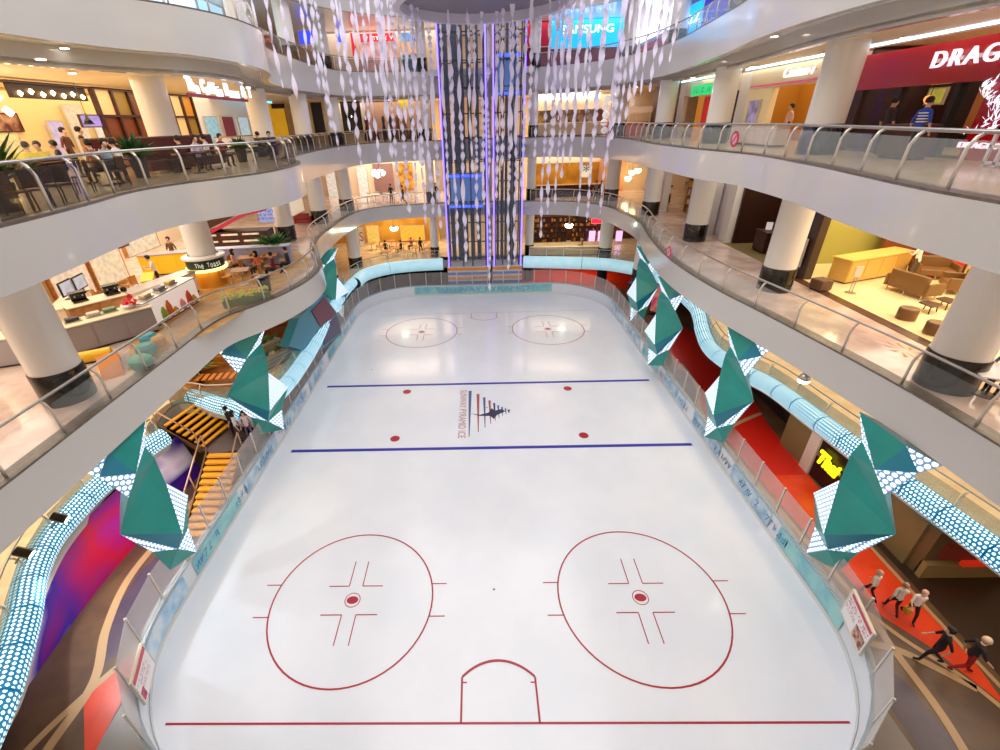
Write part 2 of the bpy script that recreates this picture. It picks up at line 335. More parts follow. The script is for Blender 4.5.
# ================================================================ ICE AND MARKINGS
cx = .32
def rrect(x0, x1, y0, y1, r, n=10):
    out = []
    for (px, py, a0) in ((x1-r, y0+r, -PI/2), (x1-r, y1-r, 0), (x0+r, y1-r, PI/2), (x0+r, y0+r, PI)):
        out += [(px+r*math.cos(a0+PI/2*k/n), py+r*math.sin(a0+PI/2*k/n)) for k in range(n+1)]
    return out
RX0, RX1, RY0, RY1, RR = -10.95, 11.45, 4.3, 41.8, 5.2
ice_poly = rrect(RX0, RX1, RY0, RY1, RR)
ice = thing('ice_sheet', 'white ice sheet of the skating rink with red circles and two blue lines', 'ice rink', (cx, 22, 0))
icem = mat('ice', 'f1f4f8', .22, c2='eaeff5', scale=.35, coat=.3)
MB().prism(ice_poly, .01, .03).build('ice_surface', icem, ice, world=True)
mk = MB(); ZI = .036
def ring_(c, R, w, m, a0=0, a1=2*PI, n=64):
    vs = []
    for k in range(n+1):
        a = a0+(a1-a0)*k/n
        vs += [(c[0]+(R-w/2)*math.cos(a), c[1]+(R-w/2)*math.sin(a), ZI), (c[0]+(R+w/2)*math.cos(a), c[1]+(R+w/2)*math.sin(a), ZI)]
    mk.add(vs, [(2*i, 2*i+1, 2*i+3, 2*i+2) for i in range(n)], m)
def rect_(x0, x1, y0, y1, m): mk.flat([(x0, y0), (x1, y0), (x1, y1), (x0, y1)], ZI+.001*m, m)
A = 5.145; R = 2.885
for s in (-1, 1):
    for y in (9.93, 33.27):
        c = (cx+s*A, y); ring_(c, R, .055, 0)
        ring_(c, .27, .03, 0, n=24); mk.flat([(c[0]+.21*math.cos(k*PI/8), c[1]+.15*math.sin(k*PI/8)*1) for k in range(16)], ZI, 0)
        for sx in (-1, 1):
            for sy in (-1, 1):
                x = c[0]+sx*.25; yy = c[1]+sy*.55
                rect_(min(x, x+sx*.75), max(x, x+sx*.75), yy-.02, yy+.02, 0); rect_(x-.018, x+.018, min(yy, yy+sy*1.05), max(yy, yy+sy*1.05), 0)
                xx = c[0]+sx*(math.sqrt(R*R-.62**2)); y3 = c[1]+sy*.62; rect_(min(xx, xx+sx*.55), max(xx, xx+sx*.55), y3-.02, y3+.02, 0)
    for y in (24.05, 19.25):
        mk.flat([(cx+s*5.1+.26*math.cos(k*PI/8), y+.26*math.sin(k*PI/8)) for k in range(16)], ZI, 0)
rect_(-10.15, 10.8, 24.87-.11, 24.87+.11, 1); rect_(-10.15, 10.8, 18.34-.11, 18.34+.11, 1)
rect_(-9.35, 10.05, 6.17-.03, 6.17+.03, 0); rect_(-9.0, 9.6, 37.1-.02, 37.1+.02, 2)
for yg, s, m in ((6.17, 1, 0), (37.1, -1, 2)):
    for sx in (-1, 1):
        x = cx+sx*1.12; rect_(x-.03, x+.03, min(yg, yg+s*1.2), max(yg, yg+s*1.2), m); rect_(min(x, x-sx*.15), max(x, x-sx*.15), yg+s*1.05-.02, yg+s*1.05+.02, m)
    a = math.acos(1.12/1.95); n = 24; vs = []
    for k in range(n+1):
        t = a+(PI-2*a)*k/n
        for rr in (1.92, 1.98): vs.append((cx+rr*math.cos(t), yg+s*(1.2+(rr*math.sin(t)-1.95*math.sin(a))*1.35), ZI))
    mk.add(vs, [(2*i, 2*i+1, 2*i+3, 2*i+2) if s < 0 else (2*i, 2*i+2, 2*i+3, 2*i+1) for i in range(n)], m)
for q in ((487, 408), (494, 590), (372, 370)): 
    p = P(*q, 0); mk.flat([(p.x+.05*math.cos(k), p.y+.05*math.sin(k)) for k in range(6)], ZI, 3)
mk.build('ice_markings', [mat('red_line', 'b01f33', .4), mat('blue_line', '3030a4', .4), mat('faded_red_line', 'b98a98', .4), mat('grey_dot', '777777', .4)], ice, world=True)
# club emblem: pyramid of tapering bars pointing to the right, lettering along its left side
em = MB(); X0, Y0 = -.75, 21.65
for k, (dx, hh, w, m) in enumerate([(0, 4.7, .2, 0), (.5, 3.9, .18, 1), (.88, 3.1, .16, 0), (1.2, 2.4, .15, 1), (1.47, 1.8, .13, 2), (1.7, 1.3, .12, 0), (1.92, .9, .1, 2), (2.12, .6, .09, 2), (2.3, .35, .16, 2)]):
    x = X0+dx; em.add([(x-w/2, Y0+hh/2, ZI), (x-w*.12, Y0-hh/2, ZI), (x+w*.12, Y0-hh/2, ZI), (x+w/2, Y0+hh/2, ZI)], [(0, 1, 2, 3)], m)
em.add([(X0+dx, Y0+dy, ZI+.002) for dx, dy in ((0, -.15), (.6, -.3), (1.1, -.1), (1.3, .35), (1.5, .1), (1.9, .25), (2.1, 0), (1.6, -.35), (1.4, -.75), (1.2, -.45), (.6, -.42))], [tuple(range(11))[::-1]], 2)
em.build('painted_emblem', [mat('emblem_blue', '4a6590', .5), mat('emblem_rust', 'a8544c', .5), mat('emblem_navy', '32334f', .5)], ice, world=True)
text('painted_lettering', 'SUNWAY PYRAMID ICE', (-1.18, 21.65, ZI+.002), 'T', 4.9, .42, mat('lettering_rust', 'c0796f', .5), ice, ext=0, spin=-PI/2)
# ================================================================ BOARDS ROUND THE RINK
bd = thing('rink_boards', 'low white dasher boards with pale blue advertising and clear glass around the ice', 'barrier', (cx, RY0, 0))
loop = [Vector((*p, 0)) for p in ice_poly]; loop = loop[3:]+loop[:3]; loop.append(loop[0].copy())
bpath = [tuple(p)[:2] for p in resample(loop, .6)]
MB().wall(bpath, 0, 1.05, .14, side=-1).build('dasher_board', mat('board_white', 'e6ebf0', .25), bd, world=True, smooth='auto')
MB().wall([tuple(p)[:2] for p in offset([Vector(q) for q in bpath], .012)], .03, .2, .01).build('kick_strip', mat('kick_yellowish', 'dfe3e0', .4), bd, world=True)
MB().wall([tuple(p)[:2] for p in offset([Vector(q) for q in bpath], .02)], 1.05, 1.11, .2, side=-1).build('cap_rail', mat('cap_grey', 'a9b3b8', .35), bd, world=True)
adm = mat('pale_blue_advert', 'd3e6ee', .3, c2='8fb4cf', scale=1.6); adm2 = mat('aqua_advert', 'a3dcd8', .3, c2='7cc0d0', scale=1.3); adm3 = mat('sky_advert', '7fc0e8', .3, c2='dfeef6', scale=1.2)
inner = [Vector(q) for q in bpath]
def advert(y0, y1, side, m, name='advert_panel'):
    seg = [p for p in inner if y0 <= p.y <= y1 and (p.x > 0) == (side > 0)]
    seg = offset(sorted(seg, key=lambda p: -side*p.y if side > 0 else p.y), 0)
    seg = sorted(seg, key=lambda p: p.y*side)
    MB().wall([tuple(p) for p in offset(seg, .03)], .25, .98, .012).build(name, m, bd, world=True)
for i in range(7):
    advert(6.4+i*4.3, 10.4+i*4.3, -1, (adm3, adm2, adm, adm, adm, adm2, adm)[i]); advert(8.4+i*4.1, 12.2+i*4.1, 1, (adm2, adm, adm, adm, adm2, adm, adm)[i])
far = [p for p in inner if p.y > 41.5]; far = sorted(far, key=lambda p: -p.x)
MB().wall([(p.x, p.y) for p in [Vector((q.x, 41.75)) for q in far]], .25, .98, .012).build('advert_panel', adm2, bd, world=True)
lt = mat('advert_lettering', '7fa9c4', .4); lt2 = mat('advert_lettering_rose', 'b86a7c', .4)
def adtext(s, x, y, face, w, h, m, tilt=0):
    text('advert_lettering', s, (x, y, .62), face, w, h, m, bd, ext=.004)
adtext('SUNWAY PYRAMID', .3, 41.72, 'B', 9, .42, lt)
ltd = mat('advert_writing_blue', '4a86bc', .4)
for i, y in enumerate((11.8, 14.6, 17.2, 19.8, 22.6, 25.6, 28.8, 32)): scribble(bd, ltd, 1.7, .5, 1, 6, Vector((RX0+.05, y, .62))-abspos(bd), FACE['L'], i)
for i, y in enumerate((12.2, 14.3, 16.6, 19, 21.4, 24.2, 27.4, 31)): scribble(bd, ltd, 1.6, .5, 1, 6, Vector((RX1-.05, y, .62))-abspos(bd), FACE['R'], i+20)
frosted = glass('painted_sheen_glass', 'e6dfda', .38, .4)  # clear near-corner panes, their white reflection put into tint and roughness
# glass and posts: rectangular panes in slim clear posts, open along the near end
pane_pts = resample([p for p in loop], 1.5); zb, zt = 1.1, 2.35
post_src = None
for i in range(len(pane_pts)-1):
    a, b = pane_pts[i], pane_pts[i+1]; mid = (a+b)/2
    if mid.y < 4.5: continue
    d = (b-a).normalized(); n = Vector((d.y, -d.x, 0)); a2 = a+d*.03+n*.07; b2 = b-d*.03+n*.07
    MB().wall([(a2.x, a2.y), (b2.x, b2.y)], zb, zt, .015, side=-1).build('glass_pane', rinkglass if mid.y > 7.6 else frosted, bd, world=True)
    if post_src is None:
        post_src = MB().box(-.03, .03, -.03, .03, 0, 1.28).build('glass_post', alum, bd); o = post_src
    else:
        o = post_src.copy(); col.objects.link(o)
    o.location = Vector((a.x+n.x*.08, a.y+n.y*.08, zb))-abspos(bd); o.rotation_euler = (0, 0, math.atan2(d.y, d.x))
# advertising boards fixed on the glass at the two near corners
def adboard(label, pts, lines, cols_):
    a, b = Vector(pts[0]), Vector(pts[1]); d = (b-a); L = d.length; ang = math.atan2(d.y, d.x)
    t = thing('advertising_board', label, 'sign', (a.x, a.y, 1.15), ang)
    MB().box(0, L, -.03, .03, 0, 1.0).build('panel', mat('board_panel', 'f2efee', .4), t)
    f = MB(); f.box(-.04, 0, -.04, .04, -.04, 1.04).box(L, L+.04, -.04, .04, -.04, 1.04).box(0, L, -.04, .04, 1, 1.04).box(0, L, -.04, .04, -.04, 0); f.build('frame', alum, t)
    for m, x0, x1, z0, z1 in cols_: MB().box(x0*L, x1*L, -.036, -.031, z0, z1).build('print', m, t)
    for s, x, z, w, h, m in lines:
        scribble(t, m, w, h*1.5, 2, 9, (x*L, -.04, z), FACE['B'], int(z*100))
    return t
red = mat('print_red', 'cc2f42', .4)
adboard('white poster board with red lettering and a skater photo on the right-hand rink glass', [tuple(P(842, 611, 1.15))[:2], tuple(P(860, 654, 1.15))[:2]], [('FREE SKATE', .5, .7, 1.3, .16, red), ('SKATE SALE', .45, .45, 1.1, .12, red)], [(red, .05, .98, .86, .98), (mat('print_photo', '7a4032', .5, c2='d9b49a', scale=7), .55, .97, .05, .5)])
adboard('white poster board with red lettering on the left-hand rink glass', [tuple(P(145, 703, 1.15))[:2], tuple(P(154, 664, 1.15))[:2]], [('ICE RINK', .4, .62, .9, .15, red), ('OPEN DAILY', .45, .36, .8, .1, red)], [(red, .02, .98, .8, .97), (mat('print_pink', 'd4567a', .5, c2='b01f33', scale=8), .03, .22, .05, .4)])
# ================================================================ RAILINGS
post_m = MB()
post_m.tube([(0, 0, 0), (0, 0, .42), (0, .01, .78), (0, .10, .97), (0, .20, 1.04)], .035, 8)
POST = None
def railing(name, label, path, z, step, gl, group=None, h=1.06):
    global POST
    path = [Vector((p.x, p.y, 0)) for p in path]; pts = resample(offset3(path, .16), step)
    t = thing(name, label, 'railing', (pts[0].x, pts[0].y, z), 0, group)
    hr = [p+Vector((0, 0, z+h)) for p in offset3(resample(offset3(path, .16), .7), .2)]
    MB().tube(hr, .04, 8).build('handrail', steel, t, smooth=True, world=True)
    for i, p in enumerate(pts):
        d = (pts[min(i+1, len(pts)-1)]-pts[max(i-1, 0)]).normalized()
        if POST is None: POST = post_m.build('post', alum, t, smooth=True); o = POST
        else: o = POST.copy(); col.objects.link(o); o.parent = t
        o.location = p+Vector((0, 0, z))-abspos(t); o.rotation_euler = (0, 0, math.atan2(d.y, d.x))
        if i < len(pts)-1:
            q = pts[i+1]; dd = (q-p).normalized()*.05
            MB().wall([((p+dd).x, (p+dd).y), ((q-dd).x, (q-dd).y)], z+.1, z+.93, .014, side=-1).build('glass_panel', gl, t, world=True)
    return t
def offset3(path, d):
    return [Vector((p.x, p.y, 0)) for p in offset(path, d)]
def cut(path, f): return [p for p in path if f(p)]
left = lambda a, b: (lambda p: p.x < -3.9 and a <= p.y <= b)
right = lambda a, b: (lambda p: p.x > 4.4 and a <= p.y <= b)
railing('glass_railing', 'glass railing with bent steel posts along the left side of the play-cafe level', cut(E1, left(4, 26)), 8.1, 1.75, glass_m)
railing('glass_railing', 'glass railing of the play-cafe level from the left corner round to the lift', cut(E1, left(26.2, 50)), 8.1, 2.0, glass_m)
railing('glass_railing', 'glass railing beside the pink marble walkway and sofa lounge on the right', cut(E1, right(2, 50)), 8.1, 2.0, glass_m)
railing('glass_railing', 'smoked glass railing in front of the coffee house tables, upper left', cut(E2, left(4, 23.6)), 13.5, 1.45, glass_d)
railing('glass_railing', 'smoked glass railing curving past the dark gown shop to the lift, upper left', cut(E2, left(25, 50)), 13.5, 1.5, glass_d)
railing('glass_railing', 'glass railing with bent steel posts in front of the red restaurant, upper right', cut(E2, right(4, 50)), 13.5, 1.6, glass_m)
railing('glass_railing', 'top level railing on the left below the blue shop screens', cut(E3, left(12, 25)), 18.9, 1.6, glass_m)
railing('glass_railing', 'top level dark glass railing between the left corner and the lift', cut(E3, left(26, 50)), 18.9, 1.6, glass_d)
railing('glass_railing', 'top level glass railing in front of the blue phone shop screens', cut(E3, right(16, 50)), 18.9, 1.6, glass_m)
railing('glass_railing', 'low glass railing behind the glowing tube at the back left cafe', cut(EG, left(38.5, 50)), 2.7, 1.6, glass_m)
railing('glass_railing', 'low glass railing behind the glowing tube at the back right cafe', cut(EG, lambda p: p.x > 4.4 and p.y > 38.5), 2.7, 1.6, glass_m)
railing('glass_railing', 'teal glass railing above the glowing tube on the right side', cut(EG, right(2, 38.4)), 2.7, 1.8, glass_t)
railing('glass_railing', 'teal glass railing above the glowing tube at the near left', cut(EG, lambda p: p.x < 0 and p.y < 16.2), 2.7, 1.8, glass_t)
railing('glass_railing', 'teal glass railing over the tube beside the wooden planter deck', cut(EG, lambda p: p.x < -3.9 and 18.6 < p.y < 38), 2.7, 1.8, glass_t)
# ================================================================ GLOWING TUBES
def tube_thing(name, label, pts, z, r, seglen, m, shell=True):
    pts = smoothpath([Vector((*p, z)) for p in pts], 8); full = resample(pts, seglen)
    t = thing('glowing_tube', label, 'light tube', (full[0].x, full[0].y, z-r))
    fine = resample(pts, .25); L = len(fine)-1; n = max(1, round(L*.25/seglen))
    for k in range(n):
        a, b = int(L*k/n), int(L*(k+1)/n); seg = fine[a:b+1]
        d0 = (seg[1]-seg[0])*.1; seg = [seg[0]+d0]+seg[1:-1]+[seg[-1]-d0]
        MB().tube(seg, r, 22).build('tube_segment', m, t, smooth='auto', world=True)
    if shell:
        MB().tube([Vector((p.x, p.y, p.z-.02)) for p in fine], r-.05, 12).build('tube_core', mat('tube_core', '12343c', .4), t, world=True)
        MB().wall([(p.x, p.y) for p in offset3(fine, .35)], z-r-.12, z-r+.25, .12).build('tube_cradle', teal2, t, world=True)
    return t
tube_thing('a', 'cyan perforated glowing tube curving above the purple mural at the near left', [(-11.1, 3.2), (-12.0, 5.3), (-12.5, 6.2), (-13.3, 7.5), (-14.3, 8.9), (-14.95, 10.3), (-15.15, 11.6), (-15.2, 13), (-14.9, 14.9), (-14.5, 16.1)], 2.85, .42, 1.25, tube_m)
tube_thing('b', 'short patterned glowing tube just behind the people on the stair landing', [(-15.3, 19.6), (-14.3, 19.2), (-13.3, 18.7), (-12.3, 18.3), (-11.5, 17.8)], 2.75, .42, 1.6, tube_m)
tube_thing('c', 'glowing tube on the left between the wooden planter deck and the rink glass', [(-10.75, 19.6), (-10.6, 21.8), (-10.75, 25.7), (-11.2, 30), (-11.4, 35.5), (-11.3, 38.3)], 2.75, .42, 1.4, tube_m)
tube_thing('d', 'cyan perforated glowing tube running down the right side above the shop sign', [(15.4, 38.8), (15.6, 34), (15.5, 30.5), (14.9, 28.2), (14.2, 26.2), (13.6, 23.6), (14, 21.2), (14.7, 19.4), (15.05, 16.6), (15.5, 12.6), (15.75, 10.6), (16, 8), (16.1, 4)], 2.75, .42, 1.35, tube_m)
tube_thing('e', 'pale frosted light tube across the back left below the restaurant', [(-11.2, 38.6), (-10.8, 41.2), (-9, 43), (-6.5, 43.8), (-3.6, 44.1)], 2.55, .58, 5.2, backtube_m)
tube_thing('f', 'pale frosted light tube across the back right below the dark cafe', [(4.4, 44.1), (8.8, 43.3), (12.3, 42.4), (14.9, 40.4)], 2.55, .58, 5.2, backtube_m)
# ================================================================ FACETED SCULPTURES
def crystal(label, x, y, s, zt=6.85, sc=1.0, k=1.0, rz=0):
    """s=+1: stands at the right edge (rink towards -x); s=-1 mirrored."""
    V = dict(T=(1.25, 6.85, 0), UR=(-.45, 6.87, 0), URT=(-1.25, 6.87, -.25), MR=(-1.05, 6.45, 0), MC=(-.3, 5.9, .35), UL=(.75, 6.1, 0), NR=(-.75, 5.35, .2), NL=(.75, 5.6, .15),
             LA=(1.5, 3.2, 0), IT=(.5, 4.75, .35), IB=(-.25, 3.15, .8), R=(-1.4, 4.5, .05), BL=(-.15, 2.3, .3), LL=(.8, 2.3, .1), TP=(.55, 1.25, .2), BT=(-.5, 1.65, 0), BR=(-.75, 2.9, 0),
             k1=(.3, 6.7, -.7), k2=(0, 5.4, -.5), k3=(.1, 4.2, -1.15), k4=(.1, 2.4, -.5))
    t = thing('faceted_sculpture', label, 'hanging sculpture', (x, y, 1.25), s*math.radians(rz))
    def pt(n): a, z, d = V[n]; return Vector((-s*d*k*sc, a*k*sc, (z-6.87)*k+zt-1.25))
    A = MB(); W = MB()
    def face(mb, names, m=0):
        p = [pt(n) for n in names]; c = sum(p, Vector())/len(p); nn = (p[1]-p[0]).cross(p[2]-p[0]).normalized()
        if nn.dot(c-Vector((s*.4*sc, 0, c.z))) < 0: names = names[::-1]; p = p[::-1]
        e = (p[1]-p[0]).normalized(); f = (p[1]-p[0]).cross(p[2]-p[0]).normalized().cross(e)
        mb.add(p, [tuple(range(len(p)))], m, [tuple(((q-p[0]).dot(e), (q-p[0]).dot(f)) for q in p)])
    for n, m in ((('T', 'MC', 'UR'), 0), (('UR', 'MC', 'MR'), 1), (('UL', 'MC', 'NL'), 0), (('NL', 'MC', 'NR'), 0), (('NL', 'NR', 'R'), 0), (('NL', 'R', 'IT'), 0), (('IT', 'R', 'IB'), 0), (('IT', 'NL', 'k3'), 0), (('LA', 'IT', 'k3'), 1), (('LA', 'IB', 'BL', 'LL'), 0),
                 (('IB', 'R', 'BL'), 1), (('BL', 'BR', 'BT'), 0), (('BL', 'BT', 'TP'), 0), (('T', 'UL', 'k1'), 0), (('UR', 'T', 'k1'), 1), (('UR', 'URT', 'k1'), 1), (('URT', 'MR', 'k1'), 0), (('UL', 'NL', 'k2'), 0), (('UL', 'k1', 'k2'), 0), (('MR', 'NR', 'k2'), 0), (('MR', 'k1', 'k2'), 0),
                 (('NL', 'k2', 'k3'), 0), (('NR', 'k2', 'k3'), 1), (('NR', 'R', 'k3'), 1), (('LA', 'LL', 'k4'), 0), (('LA', 'k3', 'k4'), 0), (('R', 'BR', 'k3'), 0), (('BR', 'k3', 'k4'), 1), (('LL', 'TP', 'k4'), 0), (('TP', 'BT', 'k4'), 0), (('BT', 'BR', 'k4'), 0)):
        face(A, n, m)
    A.build('teal_facets', [teal, teal2], t)
    for n in (('T', 'UL', 'MC'), ('UR', 'URT', 'MR'), ('MC', 'MR', 'NR'), ('LA', 'IT', 'IB'), ('LL', 'BL', 'TP'), ('BL', 'R', 'BR')):
        W = MB(); face(W, n); W.v = [tuple(Vector(v)+Vector((-s*.01, 0, 0))) for v in W.v]; o = W.build('lit_facet', led_white, t); o['label'] = 'white perforated glowing facet'
    return t
crystal('big teal faceted sculpture with white glowing triangles by the yellow restaurant sign', 11.6, 10.2, 1)
crystal('teal faceted sculpture at the right above the red floor, third from the lift', 11.1, 17.0, 1, zt=6.8, sc=.95, rz=12)
crystal('teal faceted sculpture at the right edge beside the orange poster stand, second from the lift', 10.9, 24.4, 1, zt=6.8, sc=.95, rz=25)
crystal('slim teal faceted sculpture at the far right corner, nearest the lift on that side', 11.9, 31.3, 1, zt=6.85, sc=.95, rz=30)
crystal('big teal faceted sculpture at the near left beside the yellow stairs', -11.0, 10.55, -1, zt=6.85)
crystal('teal faceted sculpture on the left above the stair landing people', -10.9, 18.3, -1, zt=6.8, sc=1.1, rz=28)
t = thing('faceted_sculpture', 'bluish teal faceted sculpture with a dark red and a plum square facet, far left', 'hanging sculpture', (-10.8, 28, 1.2))
for nm_, m_, q_ in (('teal_facets', teal2, [(289, 346), (299, 318), (323, 294), (337, 313), (342, 334), (323, 348), (308, 352)]), ('red_facet', mat('dark_red_facet', '6a1230', .35), [(311, 311), (324, 297), (336, 314), (320, 327)]), ('plum_facet', mat('plum_facet', '3c2c5e', .35), [(321, 328.5), (336.5, 315.5), (341, 332), (324, 345)])):
    vs = []
    for d_ in ((0, -.55) if nm_ == 'teal_facets' else (.05, -.1)):
        for a_ in q_: d = _ray(*a_); k_ = (-10.75)/d.x; p = CAMP+d*k_; vs.append((p.x+d_, p.y, p.z))
    n_ = len(q_); MB().add(vs, [tuple(range(n_))[::-1], tuple(range(n_, 2*n_))]+[(i_, (i_+1) % n_, n_+(i_+1) % n_, n_+i_) for i_ in range(n_)]).build(nm_, m_, t, world=True)
crystal('teal faceted sculpture at the far left rink corner, nearest the lift on that side', -11.7, 33.5, -1, zt=6.8, sc=1, rz=40)
# ================================================================ LIFTS
def lift(label, x0, x1, zcab, cabin_label):
    y0, y1 = 42.9, 45.0; t = thing('glass_lift', label, 'lift', ((x0+x1)/2, (y0+y1)/2, 0))
    dk = mat('lift_frame', '191416', .35)
    f = MB()
    for x in (x0, x1-.12, (x0+x1)/2-.5, (x0+x1)/2+.4): 
        for y in (y0+.1, y1-.1): f.box(x, x+.12, y-.06, y+.06, 2.5, 22.3)
    for z in [2.6+1.85*i for i in range(11)]:
        f.box(x0, x1, y1-.12, y1, z, z+.1); f.box(x0, x0+.08, y0, y1, z, z+.1); f.box(x1-.08, x1, y0, y1, z, z+.1)
        if int(z) % 2: f.box(x0, x1, y0+.02, y0+.1, z, z+.07)
    f.build('shaft_frame', dk, t, world=True)
    gm = glass('lift_glass', '9fb0c8', .10) if 'lift_glass' not in MATS else MATS['lift_glass']
    MB().box(x0+.05, x1-.05, y0+.02, y0+.035, 2.6, 22.2).build('shaft_glass', gm, t, world=True)
    bk = MB(); 
    for k in range(5): bk.box(x0+.25+(x1-x0-.5)*k/5, x0+.25+(x1-x0-.5)*(k+.62)/5, y1-.4, y1-.3, 2.6, 22)
    bk.build('guide_rail', mat('guide_dark', '1c1518', .4), t, world=True)
    for x in (x0-.1, x1+.02):
        q = MB().box(x, x+.12, y0-.1, y0+.02, .4, 22.2).build('light_strip', blue_led, t, world=True); q['label'] = 'violet blue vertical light strip'
    b = MB().box(x0-.2, x1+.2, y0-.3, y1+.2, 0, 2.6); b.build('lift_plinth', mat('plinth_white', 'd8d6d8', .4), t, world=True)
    st = MB()
    for z, m in ((2.3, 0), (1.85, 1), (1.4, 0), (.95, 1), (.5, 2)): st.box(x0-.2, x1+.2, y0-.33, y0-.3, z, z+.25, m)
    st.build('plinth_stripes', [mat('stripe_orange', 'f09a2e', .4, emit=0), mat('stripe_blue', '3f6cc8', .4), mat('stripe_maroon', '7c1f3a', .4)], t, world=True)
    c = thing('lift_cabin', cabin_label, 'lift cabin', ((x0+x1)/2, (y0+y1)/2, zcab)); 
    del c['category']; c.parent = t; c.location = (0, 0, zcab)
    cb = MB(); cb.box(x0+.35-(x0+x1)/2, x1-.35-(x0+x1)/2, -.8, .8, 0, .15).box(x0+.35-(x0+x1)/2, x1-.35-(x0+x1)/2, -.8, .8, 2.5, 2.8)
    cb.box(x0+.35-(x0+x1)/2, x1-.35-(x0+x1)/2, .7, .8, .15, 2.5); cb.build('cabin_shell', mat('cabin_metal', '8fa3bd', .3, .3), c)
    for z in (-.05, 2.55):
        MB().box(x0+.3-(x0+x1)/2, x1-.3-(x0+x1)/2, -.88, -.8, z, z+.18).build('cabin_light', lamp('cabin_blue', '3048ff', 3), c)
    MB().box(x0+.4-(x0+x1)/2, x1-.4-(x0+x1)/2, .6, .68, .3, 2.4).build('cabin_wall', lamp('cabin_glow', '5f86c8', .3), c)
    return t
lift('glass lift shaft on the left with its cabin stopped low at the play-cafe level', -2.9, .75, 8.1, 'blue lit lift cabin')
lift('glass lift shaft on the right with its blue lit cabin near the top', 1.5, 3.95, 16.9, 'blue lit lift cabin')
struct('wall_back', MB().box(.8, 1.4, 46.9, 47.2, 2.7, 22.4), mat('landing_wall', 'cdd6cf', .5))
for z in (2.7, 8.1, 13.5, 18.9): struct('floor', MB().box(-4, 5, 44.9, 46.2, z-.45, z), fascia_m)
# round canopy above the lifts
cp = thing('round_canopy', 'round white-rimmed canopy hanging in front of the lifts at the top', 'canopy', (.6, 34.6, 21.1))
rim = MB(); n = 64; vs = []
for k in range(n):
    a = 2*PI*k/n
    for r, z in ((5.1, 0), (5.55, 0), (5.55, .75), (5.1, .75)): vs.append((r*math.cos(a), r*math.sin(a), z))
rim.add(vs, [(4*k+j, 4*k+(j+1) % 4, 4*((k+1) % n)+(j+1) % 4, 4*((k+1) % n)+j) for k in range(n) for j in range(4)])
rim.build('canopy_rim', mat('rim_white', 'e9e4ee', .4), cp, smooth='auto')
MB().lathe([(5.15, .55), (5.15, .65)], n=48).build('canopy_disc', mat('canopy_grey', '8e8890', .5), cp)
for k in range(6):
    a = 2*PI*k/6; MB().tube([(5.3*math.cos(a), 5.3*math.sin(a), .7), (5.3*math.cos(a), 5.3*math.sin(a), 7.9)], .02, 6).build('hanging_rod', steel, cp)
# ================================================================ HANGING RIBBONS
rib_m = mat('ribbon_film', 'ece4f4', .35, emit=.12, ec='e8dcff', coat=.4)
def ribbon_mesh(L, w, pitch, ph, seed):
    rnd = random.Random(seed); n = int(L/.12); vs = []
    for i in range(n+1):
        z = i*L/n; a = ph+z*2*PI/pitch*(1+.15*math.sin(z*.7+seed)); ww = w*(.55+.45*abs(math.sin(z*PI/(pitch*.9)+seed)))*(1 if z > .3 else .4+2*z)
        x = .05*math.sin(z*.9+seed); vs += [(x-ww/2*math.cos(a), -ww/2*math.sin(a), z), (x+ww/2*math.cos(a), ww/2*math.sin(a), z)]
    m = MB().add(vs, [(2*i, 2*i+1, 2*i+3, 2*i+2) for i in range(n)]); return m
rib_spots = [(243, 28, 27), (256, 60, 29), (268, 74, 28), (283, 88, 30), (298, 100, 31), (310, 66, 33), (320, 92, 34), (331, 128, 34), (338, 150, 35), (350, 132, 33), (362, 166, 36), (372, 142, 35), (381, 178, 37), (392, 162, 36), (398, 118, 33), (401, 204, 38), (410, 214, 38), (418, 202, 37), (426, 226, 39), (433, 214, 39), (346, 70, 31), (377, 84, 32), (388, 110, 34), (407, 126, 35), (415, 150, 36), (423, 170, 36), (430, 180, 37), (365, 120, 34), (441, 230, 40), (449, 205, 40), (458, 250, 40), (466, 262, 40), (472, 178, 38), (478, 240, 40), (484, 205, 39), (490, 292, 40), (497, 198, 39), (502, 170, 38), (508, 270, 40), (514, 262, 40), (511, 150, 37), (455, 160, 38), (522, 190, 39),
             (529, 122, 36), (534, 162, 38), (540, 238, 39), (547, 214, 38), (555, 206, 38), (562, 178, 37), (570, 166, 37), (577, 216, 38), (586, 222, 38), (592, 150, 36), (600, 214, 38), (606, 168, 36), (612, 140, 35), (618, 132, 34), (625, 120, 33), (632, 106, 32), (640, 96, 31), (650, 92, 31), (660, 70, 30), (670, 62, 29), (558, 120, 35), (566, 100, 34), (574, 128, 35), (583, 104, 34), (597, 110, 34), (546, 110, 35), (552, 150, 36)]
meshes = []
for i, (px, py, Y) in enumerate(rib_spots):
    d = _ray(px, py); p = CAMP+d*(Y/d.y)
    key = i % 9
    L = 28.9-p.z; mb = ribbon_mesh(L, (.3, .36, .26)[i % 3]*(Y/38), (2.0, 2.6, 1.7)[(i//3) % 3], i*1.3, i)
    grp = 'ribbons hanging left of the lift' if px < 440 else 'ribbons hanging in front of the lift' if px < 524 else 'ribbons hanging right of the lift'
    o = mb.build('hanging_ribbon', rib_m, smooth=True); o.location = p
    tag(o, {'l': 'long twisted white ribbon hanging in the air left of the lift', 'f': 'long twisted white ribbon hanging in front of the lift shafts', 'r': 'long twisted white ribbon hanging in the air right of the lift'}['l' if px < 440 else 'f' if px < 524 else 'r'], 'ribbon', grp)
    if i == 35: o['label'] = 'longest twisted white ribbon, hanging between the two lifts almost to the rink'; del o['group']
